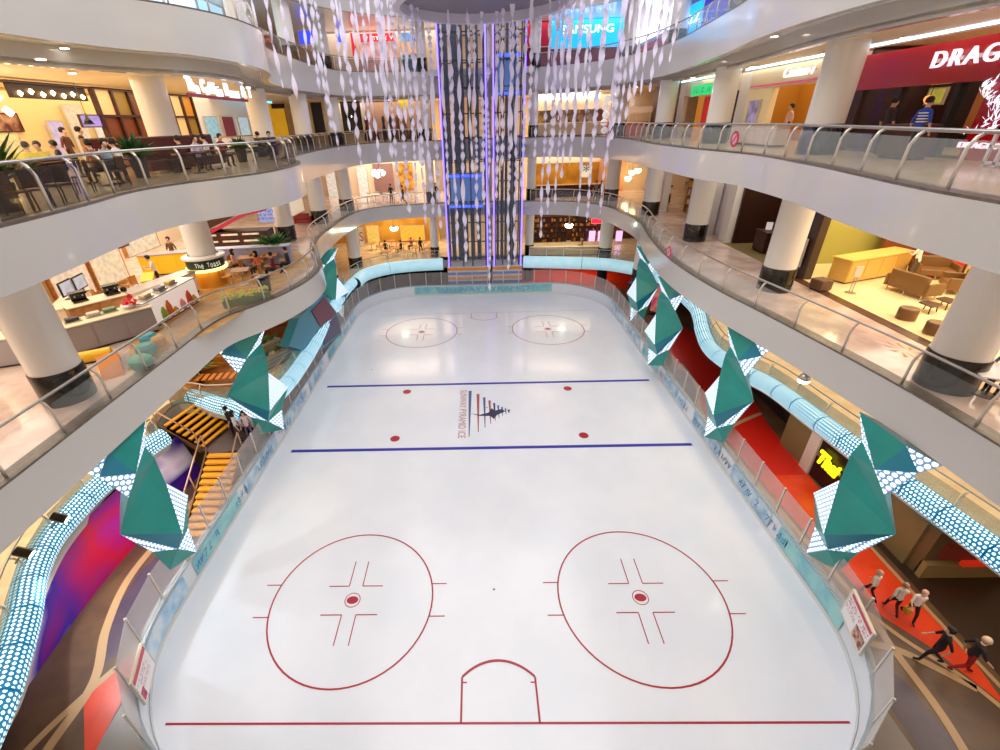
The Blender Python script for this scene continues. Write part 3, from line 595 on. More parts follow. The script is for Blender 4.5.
# ================================================================ STAIRS, MURAL
st = thing('yellow_staircase', 'two-flight staircase with bright yellow treads beside the rink, climbing to a landing', 'staircase', (-11.4, 12.9, 0))
ym = mat('yellow_tread', 'f0a81c', .35, emit=0); dkb = mat('stair_string', '6b4a22', .4, metal=.3)
N1 = 12; a0 = Vector((-11.9, 12.95)); a1 = Vector((-12.35, 16.6)); d = (a1-a0); ang = math.atan2(d.y, d.x)-PI/2
src = None
for k in range(N1):
    p = a0+d*(k/N1); z = 1.55*(k+1)/N1
    mb = MB(); mb.box(p.x-.74, p.x+.74, p.y-.10, p.y+.14, z-.05, z).box(p.x-.74, p.x+.74, p.y-.12, p.y-.06, z-.09, z+.01)
    mb.build('tread', ym, st, world=True)
for sx in (-.8, .8):
    sb = MB()
    n = Vector((math.cos(ang), math.sin(ang)))*sx; b0 = a0+n; b1 = a1+n
    sb.wall([(b0.x, b0.y, -0.0, .12), (b1.x, b1.y, 1.35, 1.65)], 0, 1, .07)
    sb.build('stringer', dkb, st, world=True)
uw = MB().prism([(a0.x-.8, a0.y+.1), (a0.x+.8, a0.y+.25), (a1.x+.8, a1.y+.1), (a1.x-.8, a1.y)], 0, .03); uw.build('underside', dkb, st, world=True)
MB().prism([(-13.9, 16.9), (-12.9, 16.4), (-11.25, 16.75), (-11.2, 17.6), (-12.3, 18.25), (-13.2, 18.8)], 1.4, 1.55).build('landing', mat('landing_grey', '5a4a48', .4), st, world=True)
b0 = Vector((-13.35, 17.65)); b1 = Vector((-15.35, 18.15)); d2 = b1-b0; an2 = math.atan2(d2.y, d2.x)-PI/2
for k in range(7):
    p = b0+d2*(k/7); z = 1.55+1.1*(k+1)/7
    MB().box(p.x-.9, p.x+.9, p.y-.06, p.y+.14, z-.07, z, 0, an2).build('tread', ym, st, world=True)
for sx in (-.98, .98):
    sb = MB()
    n = Vector((math.cos(an2), math.sin(an2)))*sx; c0 = b0+n; c1 = b1+n; sb.wall([(c0.x, c0.y, 1.4, 1.65), (c1.x, c1.y, 2.5, 2.75)], 0, 1, .07)
    sb.build('stringer', dkb, st, world=True)
gold = mat('bronze_rail', 'c9a487', .35, .3)
for sx in (-.98, .98):
    hr = MB()
    n = Vector((math.cos(ang), math.sin(ang)))*sx*.84; p0 = a0+n; p1 = a1+n
    hr.tube([(p0.x, p0.y, 1.0), (p1.x, p1.y, 2.55)], .035, 8)
    for q, z in ((p0, 0), ((p0+p1)/2, .75), (p1, 1.5)): hr.tube([(q.x, q.y, z), (q.x, q.y, z+1.02)], .03, 8)
    n = Vector((math.cos(an2), math.sin(an2)))*sx; p0 = b0+n; p1 = b1+n
    hr.tube([(p0.x, p0.y, 2.55), (p1.x, p1.y, 3.65)], .035, 8)
    for q, z in ((p0, 1.5), (p1, 2.6)): hr.tube([(q.x, q.y, z), (q.x, q.y, z+1.04)], .03, 8)
    hr.build('handrail', gold, st, world=True, smooth=True)
# swirling mural along the wall under the near-left deck
mm = bpy.data.materials.new('swirl_mural'); mm.use_nodes = True; nt = mm.node_tree; b = nt.nodes['Principled BSDF']; NN = nt.nodes.new; LL = nt.links.new
uv = NN('ShaderNodeUVMap'); nz = NN('ShaderNodeTexNoise'); nz.inputs['Scale'].default_value = .16; nz.inputs['Distortion'].default_value = 1.6; nz.inputs['Detail'].default_value = 1
sep = NN('ShaderNodeSeparateXYZ'); LL(uv.outputs['UV'], sep.inputs[0]); mp = NN('ShaderNodeMapping'); mp.inputs['Scale'].default_value = (1, 2.2, 1); LL(uv.outputs['UV'], mp.inputs[0]); LL(mp.outputs[0], nz.inputs['Vector'])
ad = NN('ShaderNodeMath'); ad.operation = 'MULTIPLY_ADD'; LL(sep.outputs[0], ad.inputs[0]); ad.inputs[1].default_value = .076
a3 = NN('ShaderNodeMath'); a3.operation = 'MULTIPLY_ADD'; LL(nz.outputs['Fac'], a3.inputs[0]); a3.inputs[1].default_value = .8; a3.inputs[2].default_value = -.42; LL(a3.outputs[0], ad.inputs[2])
rp = NN('ShaderNodeValToRGB'); e = rp.color_ramp.elements; e[0].position = 0; e[0].color = (*lin(hx('241a8c')), 1); e[1].position = 1; e[1].color = (*lin(hx('4a1f8a')), 1)
for ps, c in ((.12, '2a2390'), (.2, 'b9a8e8'), (.27, '3d1f9a'), (.38, 'a5186e'), (.5, 'd0103f'), (.62, 'b01a86'), (.72, '8a2aa8'), (.8, 'e9dcea'), (.88, '3a1d92')):
    x = e.new(ps); x.color = (*lin(hx(c)), 1)
LL(ad.outputs[0], rp.inputs['Fac']); LL(rp.outputs['Color'], b.inputs['Base Color']); b.inputs['Roughness'].default_value = .25
mur = smoothpath([Vector((-14.1, 4.5, 0)), Vector((-14.35, 7.2, 0)), Vector((-14.6, 10, 0)), Vector((-14.55, 12.3, 0)), Vector((-14.3, 15), ) if 0 else Vector((-14.35, 15, 0)), Vector((-14.1, 16.9, 0))], 6)
vs = []; uvs = []; L = 0
for i, p in enumerate(mur):
    if i: L += (p-mur[i-1]).length
    vs += [(p.x, p.y, 0), (p.x-.5, p.y, 2.3)]; uvs.append(L)
mu = MB(); mu.add(vs, [(2*i, 2*i+2, 2*i+3, 2*i+1) for i in range(len(mur)-1)], 0, [((uvs[i], 0), (uvs[i+1], 0), (uvs[i+1], 2.3), (uvs[i], 2.3)) for i in range(len(mur)-1)])
mu.add([(v[0]-.08, v[1], v[2]) for v in vs], [(2*i+1, 2*i+3, 2*i+2, 2*i) for i in range(len(mur)-1)], 1)
o = mu.build('mural_wall', [mm, black]); tag(o, 'low wall painted with swirling blue, magenta and red waves under the near-left tube', 'mural')
struct('wall_left', MB().box(-17, -16.8, 2, 17, 0, 2.1), mat('wall_plum', '4a3a44', .5))
# clamp-on spotlights over the near-left tube
for px, py, lb in ((60, 518, 'black spotlight above the near-left tube, the one farther up the tube'), (24, 553, 'black spotlight above the near-left tube, the one nearer the corner of the photo')):
    p = P(px, py, 4.2); t = thing('spotlight', lb, 'spotlight', (p.x, p.y, 3.95))
    MB().tube([(-.5, 0, -.2), (-.1, 0, .2), (0, 0, .3)], .03, 8).build('bracket', black, t)
    MB().tube([(-.22, 0, .35), (.12, .05, .12)], .14, 14).build('lamp_body', black, t, smooth='auto')
    MB().tube([(.125, .052, .117), (.14, .055, .105)], .12, 14).build('lens', white_led, t)
    l = bpy.data.lights.new('spot', 'SPOT'); l.energy = 350; l.spot_size = 1.5; l.color = (.8, .9, 1); lo = bpy.data.objects.new('spot', l); col.objects.link(lo); lo.parent = t; lo.location = (.16, .05, .08); lo.rotation_euler = (0, -.5, 0)
# ================================================================ PEOPLE
POSES = {}
SK = {   # joints in metres, facing +y, 1.72 m tall
 'stand': dict(hip=(0, 0, .95), chest=(0, .01, 1.32), el=((-.27, -.02, 1.12), (.27, -.02, 1.12)), wr=((-.29, .06, .88), (.29, .06, .88)), kn=((-.11, .03, .5), (.11, .03, .5)), an=((-.12, -.02, .08), (.12, -.02, .08)), head=(0, .03)),
 'walk': dict(hip=(0, 0, .94), chest=(0, .03, 1.31), el=((-.26, -.12, 1.12), (.26, .12, 1.12)), wr=((-.24, -.06, .9), (.25, .28, .98)), kn=((-.1, .2, .52), (.1, .02, .5)), an=((-.1, .26, .09), (.1, -.34, .16)), head=(0, .05)),
 'sit': dict(hip=(0, 0, .52), chest=(0, .04, .9), el=((-.27, .06, .72), (.27, .06, .72)), wr=((-.18, .3, .72), (.18, .3, .72)), kn=((-.12, .45, .5), (.12, .45, .5)), an=((-.12, .42, .08), (.12, .42, .08)), head=(0, .06)),
 'reach': dict(hip=(0, 0, .94), chest=(0, .08, 1.3), el=((-.27, .14, 1.14), (.27, .14, 1.14)), wr=((-.16, .36, 1.2), (.16, .36, 1.2)), kn=((-.11, .03, .5), (.11, .03, .5)), an=((-.12, -.02, .08), (.12, -.02, .08)), head=(0, .1)),
}
def body(pose):
    if pose in POSES: return POSES[pose]
    s = SK[pose]; V = []; E = []; R = []; K = []      # K: 0 skin 1 shirt 2 trousers 3 shoes
    def n(p, r, k, par=None):
        V.append(Vector(p)); R.append(r); K.append(k)
        if par is not None: E.append((par, len(V)-1))
        return len(V)-1
    h = Vector(s['hip']); c = Vector(s['chest'])
    hip = n(h, (.15, .105), 2); be = n(h.lerp(c, .45), (.125, .09), 1, hip); ch = n(c, (.16, .105), 1, be); sh = n(c+Vector((0, -.01, .12)), (.11, .075), 1, ch)
    nk = n(c+Vector((0, .01, .2)), (.05, .05), 0, sh); jaw = n(c+Vector((0, s['head'][1]+.01, .28)), (.07, .08), 0, nk); hd = n(c+Vector((0, s['head'][1], .36)), (.082, .1), 0, jaw); n(c+Vector((0, s['head'][1]-.01, .43)), (.055, .065), 0, hd)
    n(c+Vector((0, s['head'][1]+.125, .315)), (.014, .014), 0, jaw)
    for i, sx in ((0, -1), (1, 1)):
        so = n(c+Vector((sx*.17, -.01, .09)), (.06, .06), 1, sh); e = Vector(s['el'][i]); w = Vector(s['wr'][i])
        a = n(e, (.043, .043), 1, so); b = n(w, (.027, .027), 0, a); d = (w-e).normalized(); pm = n(w+d*.07, (.036, .02), 0, b)
        sd = d.cross(Vector((0, 1, 0))); sd = (sd if sd.length > .2 else d.cross(Vector((1, 0, 0)))).normalized()
        for q in range(4): n(w+d*(.15+(.02, .035, .03, .01)[q])+sd*(q-1.5)*.02, (.008, .008), 0, n(w+d*.105+sd*(q-1.5)*.019, (.009, .009), 0, pm))
        n(w+d*.09-sd*.045*1+Vector((0, .02, 0)), (.009, .009), 0, n(w+d*.05-sd*.03, (.011, .011), 0, pm))
        lg = n(h+Vector((sx*.095, 0, -.05)), (.09, .09), 2, hip); k = n(s['kn'][i], (.058, .06), 2, lg); an = n(s['an'][i], (.04, .042), 2, k); n(Vector(s['an'][i])+Vector((0, .15, -.04)), (.04, .03), 3, an)
    me = bpy.data.meshes.new('b'); me.from_pydata([tuple(v) for v in V], E, []); o = bpy.data.objects.new('b', me); col.objects.link(o)
    md = o.modifiers.new('s', 'SKIN'); md.use_smooth_shade = True
    for i, sv in enumerate(me.skin_vertices[0].data): sv.radius = R[i] if isinstance(R[i], tuple) else (R[i],)*2; sv.use_root = (i == 0)
    o.modifiers.new('u', 'SUBSURF').levels = 1
    dg = bpy.context.evaluated_depsgraph_get(); ev = o.evaluated_get(dg); m2 = bpy.data.meshes.new_from_object(ev); bpy.data.objects.remove(o)
    segs = [(V[a], V[b], K[b] if K[b] != 0 or K[a] == 0 else 0, max(R[b])) for a, b in E]
    idx = []
    for p in m2.polygons:
        cc = p.center; best = 9; bk = 1
        for a, b, k, r in segs:
            ab = b-a; t = max(0, min(1, (cc-a).dot(ab)/max(ab.length_squared, 1e-6))); d = ((a+ab*t)-cc).length-r*.6
            if d < best: best = d; bk = k
        idx.append(bk)
    while len(m2.materials) < 4: m2.materials.append(white)
    m2.polygons.foreach_set('material_index', idx); POSES[pose] = (m2, c+Vector((0, s['head'][1]-.015, .37))); return POSES[pose]
skin_ms = [mat('skin_light', 'd9a888', .5), mat('skin_tan', 'b27d58', .5), mat('skin_brown', '7d5238', .5)]
def cloth(h): return mat('cloth_'+h, h, .8)
def person(label, loc, rz, pose='stand', shirt='333333', legs='22222a', hair='1a1210', h=1.7, sk=0, group=None, long=False, hijab=None):
    m2, hp = body(pose); me = m2.copy(); me.name = 'body'
    for i, m in enumerate((skin_ms[sk], cloth(shirt), cloth(legs), mat('shoe_dark', '1c1a1a', .5))): me.materials[i] = m
    t = thing('person', label, 'person', loc, rz, group); k = h/1.72; t.scale = (k, k, k)
    b = bpy.data.objects.new('body', me); col.objects.link(b); b.parent = t
    pr = [(.10, -.06), (.115, 0), (.112, .05), (.085, .1), (.045, .125), (.008, .132)]
    if long: pr = [(.09, -.24), (.12, -.14)]+pr
    mb = MB().lathe(pr, (0, -.02, 0), 14); mb.v = [(x, (y-.03 if y > 0.04 and z < .05 else y), z) for x, y, z in [(v[0]*.92, v[1]*1.05, v[2]) for v in mb.v]]
    hh = mb.build('hair', mat('hair_'+(hijab or hair), hijab or hair, .7), t, smooth=True); hh.location = hp
    return t
def on(px, py, z): p = P(px, py, z); return (p.x, p.y, z)
D = math.radians
# ================================================================ FURNITURE KITS
def chair(label, loc, rz, m=None, group=None):
    m = m or wood2; t = thing('cafe_chair', label, 'chair', loc, rz, group)
    MB().box(-.21, .21, -.21, .21, .43, .47).build('seat', m, t, bevel=.015)
    MB().box(-.2, .2, -.22, -.18, .5, .88).build('backrest', m, t, bevel=.015)
    for x in (-.18, .18):
        for y in (-.18, .18): MB().tube([(x*1.1, y*1.1, 0), (x, y, .43 if y > 0 else .86)], .018, 6).build('leg', m, t)
    return t
def table(label, loc, rz=0, r=.42, m=None, top=None, group=None, square=True):
    t = thing('cafe_table', label, 'table', loc, rz, group); m = m or steel; top = top or wood2
    b = MB().box(-r, r, -r, r, .71, .75) if square else MB().lathe([(r, .71), (r, .75)], n=24)
    b.build('tabletop', top, t, bevel=.01); MB().tube([(0, 0, .02), (0, 0, .71)], .035, 8).build('pedestal', m, t); MB().lathe([(.26, 0), (.24, .025), (.04, .04)], n=20).build('foot', m, t)
    return t
def planter(label, loc, h=.5, r=.25, leaf='2f6b2a', pot='3a3531', spread=.5, n=46, lh=.9):
    t = thing('potted_plant', label, 'plant', loc); MB().lathe([(r*.75, 0), (r, h), (r*.9, h), (r*.88, h-.04)], n=16).build('pot', mat('pot_'+pot, pot, .5), t, smooth='auto')
    rnd = random.Random(int(loc[0]*100)); vs = MB()
    for k in range(n):
        a = rnd.uniform(0, 2*PI); e = rnd.uniform(.3, 1.3); L = rnd.uniform(.5, 1)*lh; d = Vector((math.cos(a)*math.cos(e)*spread/.5, math.sin(a)*math.cos(e)*spread/.5, math.sin(e))); s = Vector((-math.sin(a), math.cos(a), 0))*.06
        p0 = Vector((0, 0, h-.05)); p1 = p0+d*L*.6; p2 = p0+d*L+Vector((0, 0, -.12*L)); vs.add([p0, p1-s, p2, p1+s], [(0, 1, 2, 3)])
        p1 = p0+d*L*.4; s2 = Vector((0, 0, .05)); vs.add([p1, p1+s*2+d*.1-s2, p1+s*3+d*.2, p1+s+d*.15+s2], [(0, 1, 2, 3)])
    vs.build('foliage', mat('leaf_'+leaf, leaf, .5, c2='1c4418', scale=5), t); return t
def counter(label, loc, L, W=.7, H=1.0, rz=0, body_m=None, top_m=None, name='counter', panels=3, cat='counter'):
    t = thing(name, label, cat, loc, rz)
    MB().box(-L/2, L/2, -W/2, W/2, .08, H-.05).build('counter_body', body_m or white, t); MB().box(-L/2-.05, L/2+.05, -W/2-.05, W/2+.05, H-.05, H).build('worktop', top_m or steel, t, bevel=.01)
    MB().box(-L/2+.05, L/2-.05, -W/2+.05, W/2-.05, 0, .08).build('plinth', black, t)
    for k in range(panels): 
        x0 = -L/2+L*k/panels; MB().box(x0+.03, x0+L/panels-.03, -W/2-.02, -W/2, .12, H-.1).build('front_panel', body_m or white, t, bevel=.006)
    return t
def shelf(label, loc, L, H, rz, m, rows=4, cols_=5, pal=('b03a2e', 'd8a840', '3f6f5f', 'e8dcc8'), depth=.35, group=None, goods=True):
    t = thing('shelf_unit', label, 'shelves', loc, rz, group); f = MB()
    for k in range(cols_+1): x = -L/2+L*k/cols_; f.box(x-.025, x+.025, -depth/2, depth/2, 0, H)
    for k in range(rows+1): f.box(-L/2, L/2, -depth/2, depth/2, H*k/rows-.02 if k else 0, H*k/rows+.02)
    f.build('frame', m, t); MB().box(-L/2, L/2, depth/2-.03, depth/2, 0, H).build('back_panel', m, t)
    if goods:
        rnd = random.Random(int(L*77)); g = MB()
        for k in range(rows):
            for c in range(cols_):
                for q in range(3):
                    x = -L/2+L*(c+.2+.28*q)/cols_; w = L/cols_*.1; hh = H/rows*rnd.uniform(.35, .75); z = H*k/rows+.02; g.box(x-w, x+w, -.08, .08, z, z+hh, rnd.randrange(len(pal)))
        o = g.build('goods', [mat('goods_'+p, p, .5) for p in pal], t); o['kind'] = 'stuff'
    return t
def panel(name, label, cat, c, face, w, h, m, frame=None, th=.06, txt=None, tm=None, th_=.5, tw=.8):
    R = FACE[face]; t = thing(name, label, cat, c); t.rotation_euler = R.to_euler()
    MB().box(-w/2, w/2, -h/2, h/2, -th, 0).build('panel_face', m, t)
    f = MB(); q = .04
    for b in ((-w/2-q, w/2+q, h/2, h/2+q), (-w/2-q, w/2+q, -h/2-q, -h/2), (-w/2-q, -w/2, -h/2, h/2), (w/2, w/2+q, -h/2, h/2)): f.box(*b, -th-.02, .02)
    f.build('frame', frame or alum, t)
    if txt:
        o = text('lettering', txt, (0, 0, .03), 'T', w*tw, h*th_, tm, None, ext=.015); o.parent = t; o.location = (0, 0, .03)
    return t
def sign(label, s, c, face, w, h, m, back=None, shear=0, bold=0, ext=.04, spc=1.0):
    t = thing('illuminated_sign', label, 'sign', c); t.rotation_euler = FACE[face].to_euler()
    text('lettering', s, (0, 0, 0), 'T', w, h, m, t, ext=ext, shear=shear, bold=bold, spc=spc); t.children[0].location = (0, 0, .06)
    MB().box(-w/2-.1, w/2+.1, -h*.12, h*.12, -.04, 0).build('mounting_rail', back or steel, t)
    return t
def pendant(label, loc, drop, n=1, m=None, r=.12, name='pendant_lamp', group=None):
    t = thing(name, label, 'lamp', loc, 0, group); MB().tube([(0, 0, 0), (0, 0, drop)], .012, 6).build('cord', black, t)
    MB().lathe([(.02, .12), (r*.8, .1), (r, 0), (r*.7, -r*.6), (.02, -r)], n=14).build('lamp_shade', m or warm_led, t, smooth=True); return t
def downlights(z, pts, group, m=None):
    src = None
    for i, (x, y) in enumerate(pts):
        if src is None:
            src = thing('downlight', 'x', 'ceiling light', (x, y, z), 0, group); MB().lathe([(.16, -.03), (.16, 0)], n=16).build('trim_ring', alum, src); MB().lathe([(.12, -.045), (.12, -.03)], n=16).build('lens', m or white_led, src); o = src
        else: o = copytree(src); o.location = (x, y, z)
        o['label'] = group.replace('downlights', 'small round glowing downlight set')
def wallbox(name, x0, x1, y0, y1, z0, z1, m): return struct(name, MB().box(x0, x1, y0, y1, z0, z1), m)
def onY(px, py, Y): d = _ray(px, py); return CAMP+d*(Y/d.y)
def onX(px, py, X): d = _ray(px, py); return CAMP+d*(X/d.x)
def bp(name, label, cat, px0, py0, px1, py1, Y, m, **k):   # flat item on a back wall, corners read off the photo
    a = onY(px0, py0, Y); b = onY(px1, py1, Y); return panel(name, label, cat, ((a.x+b.x)/2, Y, (a.z+b.z)/2), 'B', abs(b.x-a.x), abs(a.z-b.z), m, **k)
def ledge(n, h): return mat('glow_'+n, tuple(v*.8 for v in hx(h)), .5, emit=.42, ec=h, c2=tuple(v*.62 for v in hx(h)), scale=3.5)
yel = mat('yellow_laminate', 'f2c21e', .35); grey_lam = mat('mauve_grey_laminate', 'a39a9c', .35); cream = mat('cream_laminate', 'f0dcb8', .4); gold = mat('gold_panel', 'c98a1e', .35, c2='8a5a14', scale=1.5, metal=.3)
# ================================================================ PLAY-CAFE LEVEL, LEFT (z 8.1)
Z = 8.1
wallbox('wall_left', -22.2, -22, -3, 56, Z, 12.9, mat('cream_wall', 'f1dfc0', .5))
# showroom windows behind the counters
for i, (y0, y1, lb, m) in enumerate(((16.4, 17.9, 'glowing white and blue poster window left of the kiosk screens', ledge('lavender', 'cfd4f6')), (18.3, 20.3, 'tall cream display window of shelves, left of the pair', ledge('peach', 'f2dcc4')), (20.6, 22.6, 'tall cream display window with an ochre strip, right of the pair', ledge('cream', 'f0e0c0')))):
    panel('display_window', lb, 'window display', (-18.4, (y0+y1)/2, Z+2.1), 'L', y1-y0, 3.6, m, frame=wood2, th=.2)
wallbox('wall_left', -19, -18.7, 15.8, 23, Z, 12.9, mat('ochre_wall', 'd9b06a', .5))
shelf('white wall shelf with dark goods beside the blue poster window', (-17.4, 15.2, Z), 2.2, 2.6, D(60), cream, 6, 3, pal=('4a3020', '6b4a30', 'e8d8c0'))
shelf('striped wooden shelf behind the near-left white column', (-18.6, 12.6, Z), 3.0, 3.2, D(80), wood2, 7, 3, pal=('3a2416', '5a3a22', 'e8dcc8'))
counter('long mauve-grey kiosk counter with panelled front on the left walkway', (-13.95, 15.2, Z), 2.9, .8, 1.05, D(48), grey_lam, cream, 'kiosk_counter', 3)
counter('second mauve-grey kiosk counter behind the near-left column', (-15.9, 13.7, Z), 2.2, .8, 1.05, D(20), grey_lam, cream, 'kiosk_counter', 2)
counter('oak cabinet block with pull handles between the two kiosk screens and the railing', (-15.3, 16.6, Z), 1.9, .9, 1.2, D(52), wood2, cream, 'kiosk_cabinet', 2, 'cabinet')
for i, (px, py, lb) in enumerate(((70, 296, 'black framed touch screen on the kiosk, left one'), (83, 290, 'black framed touch screen on the kiosk, right one'))):
    p = P(px, py, Z+1.1); t = thing('touch_screen', lb, 'screen', (p.x, p.y, Z+1.0), D(100))
    MB().box(-.4, .4, -.03, .03, .15, .75).build('casing', black, t, bevel=.02); MB().box(-.34, .34, -.04, -.03, .21, .69).build('display', ledge('screen', 'c9cfe0'), t); MB().box(-.05, .05, -.04, .04, .02, .15).build('stand', black, t); MB().box(-.2, .2, -.12, .12, 0, .03).build('stand_base', black, t)
counter('kiosk desk under the touch screens', (-16.9, 17.2, Z), 2.4, .8, 1.0, D(-65)+PI, cream, cream, 'kiosk_counter', 2)
counter('white lit cafe bar with fruit pictures on its front, beside the lit column', (-13.35, 17.7, Z), 3.3, .8, 1.15, D(88), mat('lit_front', 'f6ece6', .4, emit=.35), steel, 'bar_counter', 1, 'bar')
t = thing('fruit_mural', 'orange, yellow and green fruit and cactus picture on the white bar front', 'picture', (-12.2, 18.6, Z+.12), D(88))
for k, (x, h, c) in enumerate(((-.9, .6, '9cb83a'), (-.55, .75, 'e0702a'), (-.2, .35, 'd8a02a'), (.3, .5, 'e8a0a0'), (.8, .7, 'd85a2a'), (1.1, .4, 'd8b04a'))):
    MB().lathe([(.02, 0), (.13, .12), (.11, h*.7), (.03, h)], (x, .02, 0), 12).build('painted_fruit', mat('fruit_'+c, c, .5), t, smooth=True)
t.location = Vector((-12.8, 17.7, Z+.12))
counter('yellow fronted counter with a lavender-grey top behind the bar', (-16.6, 24.2, Z), 3.6, .6, 1.15, D(14), yel, grey_lam, 'counter', 4); counter('long steel worktop with a white side running from the bar to the lit column', (-14.6, 19.2, Z), 3.6, .8, 1.0, D(72), cream, steel, 'counter', 3)
counter('curved lavender-grey planter wall in front of the dark red slatted stall', (-13.0, 25.2, Z), 4.4, .5, 1.1, D(6), mat('lavender_panel', '9aa0c0', .4), mat('lavender_top', 'c4c6d8', .4), 'low_wall', 4, 'low wall')
counter('ochre low wall beside the lit column', (-15.6, 20.2, Z), 1.6, .4, 1.0, D(-60), yel, yel, 'low_wall', 1, 'low wall')
# dark red slatted stall
t = thing('slatted_stall', 'dark red-brown stall with white slotted shelves and a curved sloping roof', 'stall', (-15.4, 28.6, Z), D(4))
MB().box(-2.2, 2.2, -.6, .6, 0, 1.35).build('stall_body', wood, t)
for k in range(9): MB().box(-1.9+(k % 3)*1.3, -.9+(k % 3)*1.3, -.66, -.6, .35+.4*(k//3), .45+.4*(k//3)).build('lit_slot', ledge('slot', 'fbe6c4'), t)
rf = MB(); pts = [(-2.3, 1.35), (-1.2, 1.6), (0, 2.1), (1.2, 2.6), (2.3, 2.8)]
rf.add([v for x, z in pts for v in ((x, -.7, z), (x, .7, z), (x, .7, z+.45), (x, -.7, z+.45))], [(4*j+k, 4*j+(k+1) % 4, 4*j+4+(k+1) % 4, 4*j+4+k) for j in range(4) for k in range(4)]+[(3, 2, 1, 0), (16, 17, 18, 19)]); rf.build('sloping_roof', wood, t)
rf = MB(); rf.add([v for x, z in pts for v in ((x, -.72, z-.3), (x, .6, z-.3), (x, .6, z-.1), (x, -.72, z-.1))], [(4*j+k, 4*j+(k+1) % 4, 4*j+4+(k+1) % 4, 4*j+4+k) for j in range(4) for k in range(4)]+[(3, 2, 1, 0), (16, 17, 18, 19)]); rf.build('roof_trim', mat('crimson_trim', 'b8284a', .4), t)
# ring sign round the second left column
t = thing('column_ring_sign', 'dark green ring sign with white lettering and a glowing yellow rim round the white column', 'sign', (-13.7, 21.9, Z+.95))
MB().lathe([(.86, 0), (.86, .45), (.7, .45), (.7, 0)], n=32, caps=False).build('ring_band', mat('dark_green', '15301c', .4), t, smooth='auto')
MB().lathe([(.95, -.12), (.95, 0), (.7, 0), (.7, -.12)], n=32, caps=False).build('glowing_rim', lamp('yellow_rim', 'ffe98a', 2.2), t, smooth='auto')
MB().lathe([(.8, .45), (.98, .47), (.98, .56), (.7, .62)], n=32, caps=False).build('top_collar', colm, t, smooth='auto')
MB().lathe([(.74, -.95), (.74, -.12)], n=32, caps=False).build('lit_base', mat('orange_base', 'e09a30', .4), t, smooth='auto')
for k, ch in enumerate('The Toast'):
    if ch == ' ': continue
    a = D(-88+k*9); o = text('lettering', ch, (0, 0, 0), 'B', .1, .2, ledge('ringtext', 'f4f4ea'), None, ext=.01, spin=0, rot=Matrix.Rotation(a+PI/2, 3, 'Z') @ FACE['B']); o.parent = t; o.location = (.88*math.cos(a), .88*math.sin(a), .22)
# play cafe floor things
inl = MB(); inl.flat([tuple(P(*q, Z))[:2] for q in ((128, 372), (170, 350), (215, 330), (262, 300), (310, 268), (318, 262), (290, 250), (230, 268), (180, 300), (130, 345))][::-1], Z+.006)
struct('floor', inl, mat('tan_carpet', 'cfa56a', .7, c2='b98a4e', scale=2))
for px, py, c, r, h, lb in ((148, 355, '3f9f98', .32, .42, 'teal round pouf by the railing, nearest the camera'), (160, 346, 'e8a83a', .26, .4, 'amber round pouf between the two teal poufs'), (152, 370-24, '4a9aa8', .3, .5, 'blue-teal round pouf beside the bar'), (143, 367, '5fae8e', .35, .4, 'pale green ball pouf at the railing post')):
    t = thing('pouf', lb, 'pouf', on(px, py, Z)); MB().lathe([(r*.8, 0), (r, h*.3), (r, h*.8), (r*.7, h)], n=20).build('cushion', mat('pouf_'+c, c, .7), t, smooth='auto'); MB().lathe([(r*.7, h), (r*.3, h+.02)], n=20).build('top_button', mat('poufb_'+c, c, .5), t)
t = thing('slide_toy', 'orange folded play ramp on the floor by the railing', 'play ramp', on(112, 368, Z), D(-50)); MB().add([(-.9, -.3, 0), (.9, -.3, 0), (.9, .3, 0), (-.9, .3, 0), (-.2, -.3, .45), (-.2, .3, .45)], [(0, 3, 2, 1), (0, 1, 4), (3, 5, 2), (1, 2, 5, 4), (0, 4, 5, 3)]).build('ramp', orange_ply, t); MB().box(-.9, .9, -.34, -.3, 0, .06).build('edge_strip', yel, t)
t = thing('yellow_bench', 'bright yellow roll bench against the grey kiosk counter', 'bench', on(92, 362, Z), D(28)); MB().tube([(-.65, 0, .22), (.65, 0, .22)], .2, 16).build('bench_roll', yel, t, smooth='auto'); MB().box(-.6, .6, -.12, .12, 0, .06).build('bench_base', black, t)
t = thing('flower_bed', 'low bed of bright yellow-green flowers behind the railing', 'flowers', on(248, 303, Z), D(35))
MB().box(-1.0, 1.0, -.2, .2, 0, .35).build('trough', mat('trough_olive', '6f7a4a', .6), t); fl = MB(); rnd = random.Random(5)
for k in range(60): x, y, z = rnd.uniform(-1, 1), rnd.uniform(-.2, .2), rnd.uniform(.35, .6); fl.lathe([(.02, -.05), (.07, 0), (.02, .05)], (x, y, z), 6)
o = fl.build('flowers', mat('flower_yellow', 'd8d83a', .6), t); o['kind'] = 'stuff'
t = thing('waste_bin', 'black round bin behind the railing near the cafe tables', 'bin', on(266, 291, Z)); MB().lathe([(.26, 0), (.32, .7), (.34, .72), (.3, .74)], n=20).build('bin_body', black, t, smooth='auto'); MB().lathe([(.3, .74), (.12, .8)], n=20).build('bin_lid', black, t)
tl = [(226, 277, 'pale wooden cafe table nearest the lit column'), (250, 270, 'pale wooden cafe table in the middle of the seating, woman with ponytail beside it'), (272, 268, 'pale wooden cafe table nearest the planter'), (244, 284, 'pale wooden cafe table nearest the railing')]
